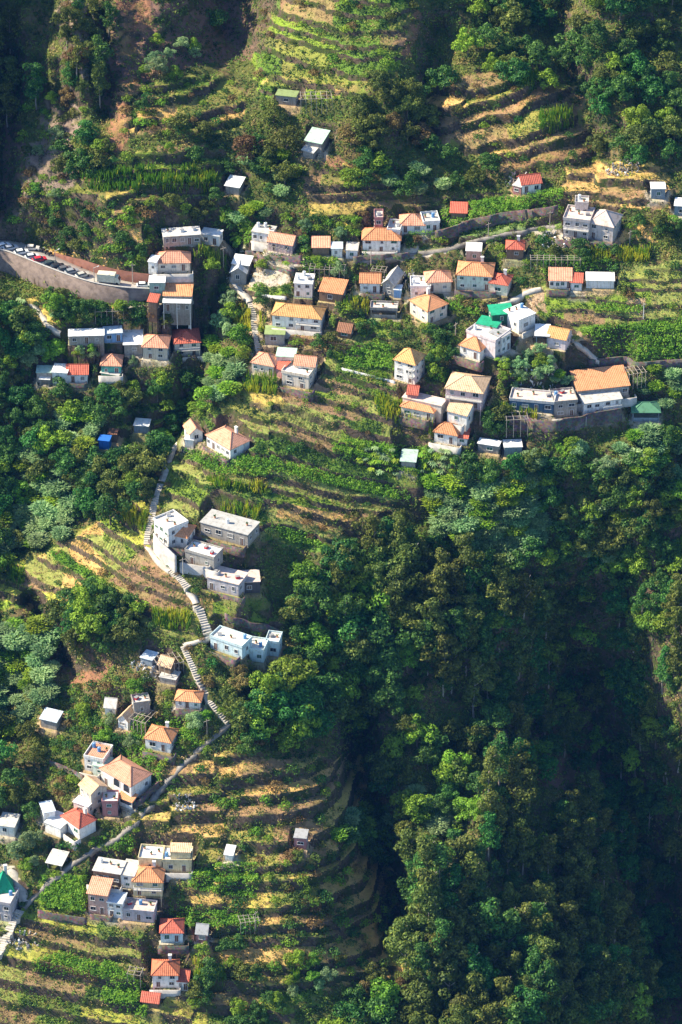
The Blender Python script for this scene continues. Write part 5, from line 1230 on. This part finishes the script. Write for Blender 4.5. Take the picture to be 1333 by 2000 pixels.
# ---- zones in picture coordinates
W = scatter
W('tall', [(800,1085),(960,1050),(1110,1190),(1150,1290),(1000,1330),(930,1350),(760,1200)], 46, 1.10, 1.62)
W('tall', [(640,1080),(800,1010),(830,1180),(760,1260),(640,1180)], 52, 1.04, 1.43)
W('broad', [(600,1090),(760,1000),(860,1180),(840,1330),(700,1440),(470,1400),(470,1320),(560,1290),(560,1180)], 50, 1.0, 1.6, .95)
W('broad', [(820,900),(1020,900),(1200,880),(1340,840),(1340,1000),(1230,1060),(1230,1180),(1100,1180),(960,1050),(830,1050)], 44, .7, 1.2, .62)
W('cane', [(830,930),(1040,920),(1070,1060),(1000,1100),(860,1040)], 21, .9, 1.5, .95)
W('cane', [(1030,870),(1070,900),(1060,960),(1030,940)], 20, .8, 1.2); W('cane', [(1190,830),(1340,830),(1340,930),(1200,900)], 28, .9, 1.5, .8)
W('cane', [(1140,960),(1240,970),(1230,1080),(1120,1100)], 30, .9, 1.3, .6)
W('tall', [(950,1450),(1060,1440),(1050,1620),(1010,1700),(940,1640)], 44, 1.04, 1.49)
W('tall', [(790,1660),(900,1640),(960,1800),(900,1950),(780,1900)], 39, 1.17, 1.69)
W('tall', [(900,1760),(1160,1720),(1280,1790),(1270,1990),(880,2020)], 44, 1.10, 1.69)
W('tall', [(1060,1600),(1150,1570),(1210,1640),(1170,1760),(1060,1740)], 44, 1.04, 1.49)
W('broad', [(640,1960),(830,1920),(960,1960),(1290,1900),(1290,2030),(640,2030)], 50, 1.0, 1.5)
W('broad', [(720,1440),(930,1370),(960,1480),(930,1640),(820,1620),(760,1560)], 46, .8, 1.4, .85)
W('broad', [(650,1580),(800,1590),(780,1700),(700,1680)], 40, .7, 1.0, .8); W('cane', [(655,1570),(780,1580),(740,1640),(660,1630)], 24, .9, 1.3)
W('cane', [(810,1540),(900,1580),(890,1640),(820,1620)], 24, .9, 1.3); W('tall', [(1195,1180),(1340,1150),(1340,1480),(1250,1420)], 46, .9, 1.3, .8); W('broad', [(1200,1180),(1340,1150),(1340,1480),(1240,1420)], 44, .8, 1.2, .7)
W('broad', [(960,1280),(1240,1200),(1300,1500),(1340,1560),(1340,1980),(1290,1980),(1270,1780),(1100,1560),(960,1420)], 50, .8, 1.3, .85); W('tall', [(960,1300),(1240,1200),(1340,1500),(1340,1980),(1290,1980),(1270,1780),(1100,1560),(960,1420)], 80, .9, 1.4, .7); W('broad', [(1200,960),(1340,960),(1340,1250),(1240,1250)], 46, .7, 1.2, .85)
W('broad', [(540,1260),(640,1240),(640,1430),(470,1470),(430,1340)], 42, .7, 1.1, .7); W('olivet', [(400,1280),(520,1300),(560,1470),(460,1470),(440,1360)], 40, .5, .8, .8)
W('broad', [(640,1040),(1000,1060),(1100,1290),(960,1340),(700,1450),(560,1300)], 40, .55, .85, .75)
W('broad', [(1050,880),(1340,840),(1340,1150),(1200,1180),(1060,1060)], 36, .5, .9, .7); W('light', [(1020,860),(1300,850),(1250,960),(1060,960)], 44, .5, .8, .5)
W('olivet', [(1040,900),(1340,920),(1300,1080),(1100,1080)], 60, .6, 1.0, .6)
W('broad', [(780,1600),(1260,1560),(1340,2030),(640,2030),(660,1960),(820,1880)], 46, .55, .85, .7)
# left side woods
W('broad', [(-40,560),(60,570),(140,640),(60,700),(250,760),(430,700),(430,760),(330,870),(240,900),(60,860),(-40,820)], 42, .7, 1.15, .8)
W('broad', [(-40,820),(120,840),(330,880),(300,960),(180,1010),(60,1080),(-40,1130)], 44, .8, 1.3, .75)
W('olivet', [(130,880),(300,870),(310,960),(230,990),(130,960)], 46, .9, 1.3, .9)
W('cane', [(100,790),(330,840),(260,890),(120,900)], 26, .8, 1.3, .8); W('cane', [(20,930),(150,930),(150,1050),(0,1120),(0,1020)], 26, .8, 1.4, .7)
W('cane', [(395,640),(480,700),(480,760),(430,770),(395,740)], 24, .8, 1.3, .9); W('light', [(435,560),(480,600),(490,700),(420,660)], 34, .6, .9)
W('light', [(30,560),(130,600),(240,640),(120,760),(0,690)], 38, .5, .9, .7)
W('broad', [(110,1150),(240,1140),(290,1190),(280,1250),(200,1270),(110,1240)], 32, .8, 1.1, 1, False)
W('cane', [(-30,1210),(110,1220),(120,1330),(40,1420),(-30,1440)], 26, .9, 1.5, .8); W('broad', [(-30,1230),(120,1200),(120,1380),(50,1540),(-30,1620)], 42, .7, 1.1, .6)
W('light', [(120,1380),(240,1340),(420,1290),(420,1380),(330,1480),(200,1460),(120,1440)], 36, .4, .7, .75)
W('broad', [(0,1480),(90,1500),(60,1700),(0,1700)], 38, .6, .9, .6); W('light', [(60,1600),(200,1640),(160,1680),(60,1700)], 32, .4, .6, .7)
W('broad', [(-40,640),(240,740),(420,780),(330,880),(200,1010),(-40,1130)], 34, .4, .7, .6); W('cane', [(0,860),(180,840),(120,930),(0,940)], 26, .8, 1.3, .7)
W('light', [(20,640),(430,640),(430,700),(20,740)], 34, .4, .6, .6); W('light', [(0,1640),(60,1600),(60,1690),(0,1700)], 28, .5, .7, .8)
# upper woods
W('tall', [(-30,-40),(130,-40),(120,200),(30,230),(-30,140)], 46, 0.91, 1.37, .75); W('tall', [(120,-30),(240,-30),(190,200),(120,150)], 42, 0.78, 1.17, .7)
W('broad', [(120,250),(220,260),(200,340),(100,350)], 34, .6, .9, .9); W('broad', [(220,190),(470,230),(600,260),(600,400),(440,430),(300,320),(220,260)], 46, .45, .8, .4)
W('broad', [(90,555),(300,585),(300,640),(110,640)], 24, .4, .65, .9, False); W('bush', [(90,560),(300,590),(300,640),(110,640)], 16, .6, 1.3, .8, False)
W('olivet', [(640,140),(820,150),(860,260),(640,290)], 36, .7, 1.05, .8); W('olivet', [(470,190),(580,200),(580,340),(480,350)], 42, .7, 1.1, .8)
W('cane', [(460,270),(600,290),(600,400),(520,420)], 26, .8, 1.2, .5); W('cane', [(430,360),(520,370),(520,420),(440,420)], 24, .8, 1.2, .8)
W('light', [(280,80),(400,60),(400,130),(270,170)], 30, .5, .8, .8)
W('broad', [(880,-30),(1340,-30),(1340,330),(1180,330),(1120,170),(900,110)], 44, .75, 1.25, .8); W('broad', [(780,130),(900,90),(880,200),(760,200)], 40, .7, 1.1, .6)
W('broad', [(640,300),(860,270),(1000,330),(1000,380),(860,400),(700,400)], 42, .6, .95, .6); W('broad', [(380,-40),(520,-40),(500,80),(380,60)], 50, .6, .9, .4)
W('olivet', [(110,-20),(180,-20),(200,150),(170,220),(120,180)], 34, .5, .85, .8); W('bush', [(40,180),(160,180),(180,330),(100,430),(20,430)], 20, .6, 1.3, .55); W('light', [(60,150),(150,180),(140,400),(40,400)], 40, .35, .6, .5)
W('broad', [(170,400),(300,420),(290,520),(200,500)], 34, .35, .65, .6); W('bush', [(100,390),(300,390),(300,530),(180,510)], 18, .6, 1.2, .6)
# village
W('broad', [(460,560),(900,500),(1040,460),(1040,560),(1000,600),(900,740),(640,720),(480,700)], 40, .35, .65, .5); W('light', [(420,420),(620,400),(760,430),(760,560),(480,520)], 32, .35, .6, .55)
W('broad', [(820,640),(900,650),(880,740),(820,730)], 28, .5, .75, 1); W('broad', [(915,800),(985,800),(985,855),(925,860)], 26, .55, .8, 1, True, 1)
W('light', [(950,690),(1060,680),(1100,740),(960,740)], 30, .35, .55, .8); W('broad', [(1100,420),(1340,420),(1340,520),(1060,520)], 32, .4, .75, .6)
W('cane', [(1060,700),(1160,700),(1160,745),(1060,745)], 24, .6, .9, .8); W('cane', [(1230,700),(1340,700),(1340,840),(1240,790)], 26, .7, 1.1, .8)
W('banana', [(700,870),(900,880),(900,920),(820,940),(700,920)], 15, .55, .85, .9); W('banana', [(480,430),(640,420),(640,520),(480,520)], 22, .5, .8, .4); W('banana', [(230,1460),(420,1480),(330,1560),(230,1500)], 18, .5, .8, .5)
W('banana', [(0,560),(200,640),(200,700),(0,660)], 22, .6, .85, .5); W('banana', [(930,690),(1040,690),(1020,740),(930,730)], 17, .5, .8, .6)
W('broad', [(300,380),(500,400),(480,560),(380,660),(300,640)], 36, .4, .75, .5); W('broad', [(100,420),(190,410),(170,510),(110,480)], 30, .4, .7, .8)
W('bush', [(0,400),(300,400),(300,500),(0,460)], 22, .6, 1.2, .5); W('bush', [(1050,440),(1340,400),(1340,620),(1050,560)], 26, .7, 1.3, .35, False)
W('broad', [(340,1820),(480,1830),(560,1950),(520,2020),(380,2010)], 36, .45, .8, .7); W('light', [(500,1870),(660,1870),(640,1970),(520,1960)], 30, .4, .6, .7)
W('bush', [(380,1500),(760,1480),(800,1880),(500,1900)], 30, .6, 1.3, .55, False); W('bush', [(440,760),(860,760),(820,1000),(560,1080),(340,1000)], 30, .5, 1.0, .3, False)
W('bush', [(0,1100),(380,1000),(380,1250),(0,1250)], 34, .5, .9, .3, False); W('bush', [(850,160),(1150,150),(1150,320),(900,320)], 30, .5, 1.0, .3, False)
W('bush', [(240,150),(470,150),(470,260),(240,260)], 26, .6, 1.2, .6, False); W('bush', [(500,0),(820,0),(720,190),(500,180)], 28, .6, 1.2, .4, False); W('bush', [(150,300),(470,290),(480,420),(150,420)], 30, .5, 1.0, .3, False)
W('cane', [(700,320),(860,290),(880,380),(700,390)], 30, .8, 1.2, .4); W('olivet', [(700,1900),(860,1880),(880,1980),(680,2000)], 36, .6, .9, .9)

for pl, w in PATHS:                       # weeds and shrubs leaning over the path edges
    for (x, y) in resample(pl, max(2, int(sum(math.dist(a, b) for a, b in zip(pl[:-1], pl[1:]))/17))):
        if rng.random() < .6: PLACED.append(('bush', x+rng.choice([-1, 1])*(w*.75+6), y+2, y+7, float(rng.uniform(.4, .8)), int(rng.integers(0, 1000))))
W('bush', [(550,1640),(780,1620),(810,1890),(560,1900)], 24, .6, 1.3, .5, False); W('olivet', [(560,1660),(780,1640),(800,1880),(580,1890)], 60, .3, .45, .5, False)
W('bush', [(460,560),(900,500),(1040,460),(1040,600),(900,760),(640,740),(480,700)], 15, .6, 1.2, .55); W('bush', [(480,420),(900,410),(900,500),(480,520)], 15, .6, 1.1, .55)
W('light', [(130,664),(290,690),(290,712),(120,700)], 16, .3, .45, .9); W('bush', [(110,1340),(420,1290),(420,1400),(300,1520),(120,1700),(100,1500)], 15, .6, 1.2, .6); W('light', [(900,660),(1180,680),(1180,760),(960,760)], 22, .3, .5, .6)
MARKGRID = []
cnt = {}
per = {}
random.Random(3).shuffle(PLACED)
PLACED.sort(key=lambda t: -round(t[4], 1))
final = []; extra = []
for it in PLACED:
    k = it[0]; cnt[k] = cnt.get(k, 0)+1
    (final if cnt[k] <= 295 else extra).append(it)
# labels: rank by distance from the closest landmark
asg = {}
for idx, (kind, cx, cy, by, s, ci) in enumerate(final):
    d = np.hypot(LMX[:, 0]-cx, LMX[:, 1]-cy); j = int(np.argmin(d)); dx, dy = cx-LMX[j, 0], cy-LMX[j, 1]
    side = ('right' if dx > 0 else 'left') if abs(dx) > abs(dy) else ('below' if dy > 0 else 'above')
    asg.setdefault((kind, j, side), []).append((d[j], idx))
rank = {}
for k, l in asg.items():
    for n_, (d, idx) in enumerate(sorted(l)): rank[idx] = (k, n_)
SZ = lambda s, k: ('large' if s > 1.12 else 'small' if s < .8 else 'medium')
COLW = {'dark': 'dark green', 'olive': 'olive green', 'pale': 'pale green', 'bright': 'bright green', 'brown': 'brownish'}
for idx, (kind, cx, cy, by, s, ci) in enumerate(final):
    P = hit(cx, by, BV)
    if P is None: continue
    shape, cols, nm, cat, grp, ch, rad, part = KINDS[kind]
    col = cols[ci % len(cols)]; vi = (ci//7) % len(VAR[shape])
    (k_, j, side), n_ = rank[idx]
    sw = {'right': 'right of', 'left': 'left of', 'below': 'below', 'above': 'above'}[side]
    o = empty(nm, P.tolist(), (ci % 63)/10); o.scale = (s*(.9+.2*((ci*13) % 10)/10),)*2+(s,)
    tag(o, f"{SZ(s, kind)} {COLW[col]} {cat.split()[0] if kind in ('tall','cypress') else cat}, {ORD[min(n_, 39)]} {sw} {LANDM[j][0]}", cat, grp)
    link(part, crown_me(shape, vi, col), o)
    if kind not in ('bush', 'cane'): link('trunk' if kind != 'banana' else 'stem', VAR[shape][vi][1], o)
for _ in range(900):                        # the woods go on beyond the edges of the view
    x, y = rng.uniform(-420, 1760), rng.uniform(-330, 2400)
    if -55 < x < 1390 and -60 < y < 2090: continue
    extra.append(('tall' if x > 700 and y > 900 else 'broad', x, y, y+20, float(rng.uniform(.8, 1.4)), int(rng.integers(0, 1000))))
VS, FS, SS, CS = [], [], [], []; nv_ = 0
for kind, cx, cy, by, s, ci in extra:       # the trees beyond three hundred of a kind: one mass
    P = hit(cx, by, BV)
    if P is None: continue
    shape, cols = KINDS[kind][:2]; g = VAR[shape][(ci//7) % len(VAR[shape])][0]; a = (ci % 63)/10; v = np.asarray(g[0]).reshape(-1, 4, 3); k2 = max(1, len(v)//900)
    q = v[::k2]; c = q.mean(1, keepdims=True); q = (c+(q-c)*(k2**.4))*s; q = np.stack([q[..., 0]*math.cos(a)-q[..., 1]*math.sin(a), q[..., 0]*math.sin(a)+q[..., 1]*math.cos(a), q[..., 2]], -1)+P
    VS.append(q.reshape(-1, 3)); SS.append(np.asarray(g[2])[::k2]); CS.append(np.full(len(q), list(ML).index(cols[ci % len(cols)])))
if VS:
    VS = np.concatenate(VS); o = mesh_np('woodland_canopy', VS, np.arange(len(VS)).reshape(-1, 4), list(ML.values()), attrs={'leaf': ('FACE', 'FLOAT', np.concatenate(SS))}, midx=np.concatenate(CS)); o['kind'] = 'stuff'; o['label'] = 'mass of smaller tree crowns filling the woods'
# ------------------------------------------------------------------ ground cover: uncountable stuff
fa = faces_of(ROWS, COLS)
ix0, ix1 = np.searchsorted(GXp, -50), np.searchsorted(GXp, 1384); iy0, iy1 = np.searchsorted(GYp, -59), np.searchsorted(GYp, 2079)
cover_block = build_density_exclusion(PX, PY, 0)
fp = np.zeros((ROWS, COLS), bool)
for b in B:
    sel = (np.abs(Xg-b['A'][0]) < 22) & (np.abs(Yg-b['A'][1]) < 22); fp[sel] |= rect_dist(Xg[sel], Yg[sel], b) < .7
SPX = project(V2.reshape(-1, 3)).reshape(ROWS, COLS, 2)   # where each ground point shows
for pl, w in PATHS: fp |= segdist(SPX[..., 0], SPX[..., 1], pl) < w*.9
roadpoly = [tuple(a) for a in ROAD_U] + [tuple(a) for a in ROAD_L[::-1]]
fp |= inpoly(SPX[..., 0], SPX[..., 1], [(x, y-3) for x, y in ROAD_U]+[(x, y+12+ (20 if 0 < x < 250 else 0)) for x, y in ROAD_L[::-1]])
def sample_ground(n, r, keep):
    """random points on the ground grid; keep: function(px,py,i,j) -> bool"""
    i = r.integers(iy0, iy1, n); j = r.integers(ix0, ix1, n); u = r.random(n)[:, None]; v = r.random(n)[:, None]
    m = ~fp[i, j]; i, j, u, v = i[m], j[m], u[m], v[m]
    P = (V2[i, j]*(1-u)+V2[i, j+1]*u)*(1-v)+(V2[i+1, j]*(1-u)+V2[i+1, j+1]*u)*v
    q = keep(SPX[i, j, 0], SPX[i, j, 1], i, j); return P[q], SPX[i, j][q], i[q], j[q]
def tufts(name, P, pxy, r, k, rad, hgt, ls, shade_fn, m, label, up=.5, aspect=1.0):
    n = len(P); d = r.normal(0, 1, (n, k, 3)); d[..., 2] = np.abs(d[..., 2]); d /= np.linalg.norm(d, axis=2)[..., None]
    sc = r.uniform(.5, 1.2, (n, 1, 1)); pts = P[:, None, :] + d*sc*np.array([rad, rad, hgt]); nr = d + np.array([0, 0, up])
    pts = pts.reshape(-1, 3); nr = nr.reshape(-1, 3); sh = np.clip(np.repeat(shade_fn(pxy, r), k)+r.normal(0, .13, n*k), 0, 1)
    v, f, s = leaves_mesh(name, pts, nr, ls*r.uniform(.6, 1.3, n*k), sh, m, r, aspect)
    o = mesh_np(name, v, f, [m], attrs={'leaf': ('FACE', 'FLOAT', s)}); o['kind'] = 'stuff'; o['label'] = label; return o
r = np.random.default_rng(99)
_dx = np.diff(V2[..., 2], axis=0, append=V2[-1:, :, 2])/np.maximum(np.abs(np.diff(V2[..., 1], axis=0, append=V2[-1:, :, 1]-1)), .05)
STEEP = (np.abs(_dx) > 1.5) & (PZONE >= 0)
M_SCRUB = leafmat('scrub_leaf', [(0, (.020, .050, .012)), (.3, (.07, .13, .018)), (.52, (.16, .25, .028)), (.70, (.25, .28, .045)), (.86, (.32, .25, .07)), (1, (.40, .26, .11))])
M_GRASSD = leafmat('dry_grass_blade', [(0, (.16, .15, .05)), (.4, (.36, .29, .10)), (.7, (.52, .38, .15)), (1, (.60, .42, .20))])
M_VINE = leafmat('vine_leaf', [(0, (.09, .19, .015)), (.5, (.24, .42, .025)), (1, (.44, .60, .05))], .35)
M_YCANE = leafmat('yellow_cane', [(0, (.10, .28, .02)), (.35, (.28, .46, .03)), (.6, (.55, .60, .03)), (1, (.80, .76, .08))], .5)
sh_scrub = lambda p, r: np.clip(.40+(fbm(p[:, 0]/26, p[:, 1]/20, 71)-.5)*1.5+(fbm(p[:, 0]/90, p[:, 1]/90, 72)-.5)*.7, .02, .98)
CROPS = {  # bright vine plots and row crops
 'vine': [[(1130,645),(1340,625),(1345,706),(1190,700)], [(880,405),(1095,372),(1100,412),(880,450),(800,470),(800,455)], [(678,672),(765,676),(765,724),(676,718)], [(78,1716),(170,1712),(168,1784),(80,1776)], [(370,1690),(500,1690),(500,1760),(370,1740)], [(330,1770),(505,1780),(505,1820),(330,1810)],
          [(60,1880),(120,1862),(210,1890),(210,1918),(70,1895)], [(560,905),(800,965),(800,985),(560,930)], [(340,870),(400,890),(540,895),(560,930),(420,930)], [(1060,500),(1200,510),(1200,528),(1060,540)], [(870,590),(940,600),(930,625),(870,610)], [(180,1640),(260,1640),(260,1665),(170,1660)], [(1090,870),(1160,880),(1150,900),(1090,895)], [(580,505),(660,510),(650,530),(590,530)],
          [(240,1380),(300,1400),(400,1400),(380,1470),(250,1440)], [(200,1440),(300,1470),(330,1540),(220,1480)], [(660,862),(850,880),(820,930),(640,890)], [(95,1080),(120,1082),(200,1136),(188,1148),(108,1100)], [(520,1025),(600,1040),(640,1075),(560,1060)], [(200,1870),(300,1940),(280,1990),(200,1960)], [(1170,595),(1260,600),(1250,615),(1160,610)], [(430,410),(520,440),(480,480),(430,460)], [(840,720),(900,728),(880,750),(840,745)]],
 'ycane': [[(480,735),(540,738),(535,772),(480,765)], [(430,985),(505,992),(500,1020),(430,1005)], [(400,935),(520,950),(520,966),(420,953)], [(380,1880),(440,1885),(440,1920),(380,1915)], [(385,490),(440,500),(440,520),(380,515)], [(290,1190),(370,1200),(370,1235),(300,1225)], [(20,1110),(45,1110),(45,1145),(20,1140)], [(975,795),(1060,795),(1050,822),(975,818)], [(1140,490),(1190,490),(1190,512),(1140,512)], [(1200,490),(1270,488),(1270,512),(1200,510)], [(150,340),(290,330),(420,330),(420,380),(290,370),(180,375)], [(990,150),(1050,140),(1055,165),(1000,168)], [(560,1880),(600,1890),(570,1920)], [(1050,225),(1115,212),(1120,250),(1060,262)], [(730,770),(850,810),(850,855),(740,810)], [(235,990),(295,1005),(280,1040),(235,1020)], [(650,580),(760,590),(750,620),(660,600)], [(460,600),(520,620),(515,650),(460,640)]]}
def inany(px, py, polys):
    m = np.zeros(np.shape(px), bool)
    for q in polys: m |= inpoly(px, py, q)
    return m
P, pxy, i, j = sample_ground(230000, r, lambda a, b, i, j: (r.random(len(a)) < np.where(STEEP[i, j], np.where(PZONE[i, j] == 0, .07, .18), .60*(1-BARE[i, j])+.035)))
tufts('scrub_undergrowth', P, pxy, r, 7, .62, .75, .26, sh_scrub, M_SCRUB, 'low scrub and weeds covering the slopes')
P, pxy, i, j = sample_ground(150000, r, lambda a, b, i, j: (BARE[i, j] > .7) & (fbm(a/14, b/10, 81) > .42) & (CG[i, j, 0] > .14))
tufts('dry_grass', P, pxy, r, 5, .5, .35, .16, lambda p, r: np.clip(.5+(fbm(p[:, 0]/20, p[:, 1]/14, 83)-.5)*1.8, 0, 1), M_GRASSD, 'dry straw coloured grass on the terraces', .8)
P, pxy, i, j = sample_ground(420000, r, lambda a, b, i, j: inany(a+ (noise(a/9, b/9, 5)-.5)*10, b, CROPS['vine']) & (r.random(len(a)) < .8)); P[:, 2] += .9
tufts('vine_canopy', P, pxy, r, 6, .6, .6, .24, lambda p, r: np.clip(.5+(fbm(p[:, 0]/9, p[:, 1]/7, 84)-.5)*1.6, 0, 1), M_VINE, 'bright green vine and vegetable plots')
# upright yellow-green canes
P, pxy, i, j = sample_ground(900000, r, lambda a, b, i, j: inany(a+(noise(a/9, b/9, 5)-.5)*10, b, CROPS['ycane']) & (noise(a/3.2, b/9, 6) > .3))
n = len(P); h = r.uniform(1.2, 2.8, n); a = r.uniform(0, 6.28, n); w = .13; dx = np.stack([np.cos(a), np.sin(a), 0*a], 1)*w; ln = np.stack([r.normal(0, .3, n), r.normal(0, .3, n), h], 1)
v = np.stack([P-dx, P+dx, P+ln+dx*.5, P+ln-dx*.5], 1).reshape(-1, 3)
o = mesh_np('tall_cane_grass', v, np.arange(4*n).reshape(n, 4), [M_YCANE], attrs={'leaf': ('FACE', 'FLOAT', np.clip(r.normal(.5, .2, n)+(noise(pxy[:, 0]/6, pxy[:, 1]/30, 7)-.5)*.6-np.where(pxy[:, 1] < 400, .35, 0)-(noise(pxy[:, 0]/90, pxy[:, 1]/90, 17) > .5)*.3, 0, 1))}); o['kind'] = 'stuff'; o['label'] = 'tall yellow-green cane and maize stands'

# ------------------------------------------------------------------ blue haze volume, added to lift the shadows towards navy
hz = MB(); zlo = float(V2[..., 2].min())-1.0
hz.box(-2900, 4300, CAM[1]-700, float(V2[..., 1].max())+400, zlo, float(max(V2[..., 2].max(), CAM[2]))+40)
mh = bpy.data.materials.new('air'); mh.use_nodes = True; nt = mh.node_tree
for n_ in list(nt.nodes):
    if n_.type == 'BSDF_PRINCIPLED': nt.nodes.remove(n_)
pv = nt.nodes.new('ShaderNodeVolumePrincipled'); pv.inputs['Density'].default_value = .000020; pv.inputs['Color'].default_value = (.10, .36, 1.0, 1)
nt.links.new(pv.outputs[0], nt.nodes['Material Output'].inputs['Volume'])
haze = hz.build('haze', mh); haze['kind'] = 'stuff'; haze['label'] = 'thin blue haze added to lift the dark shadows'
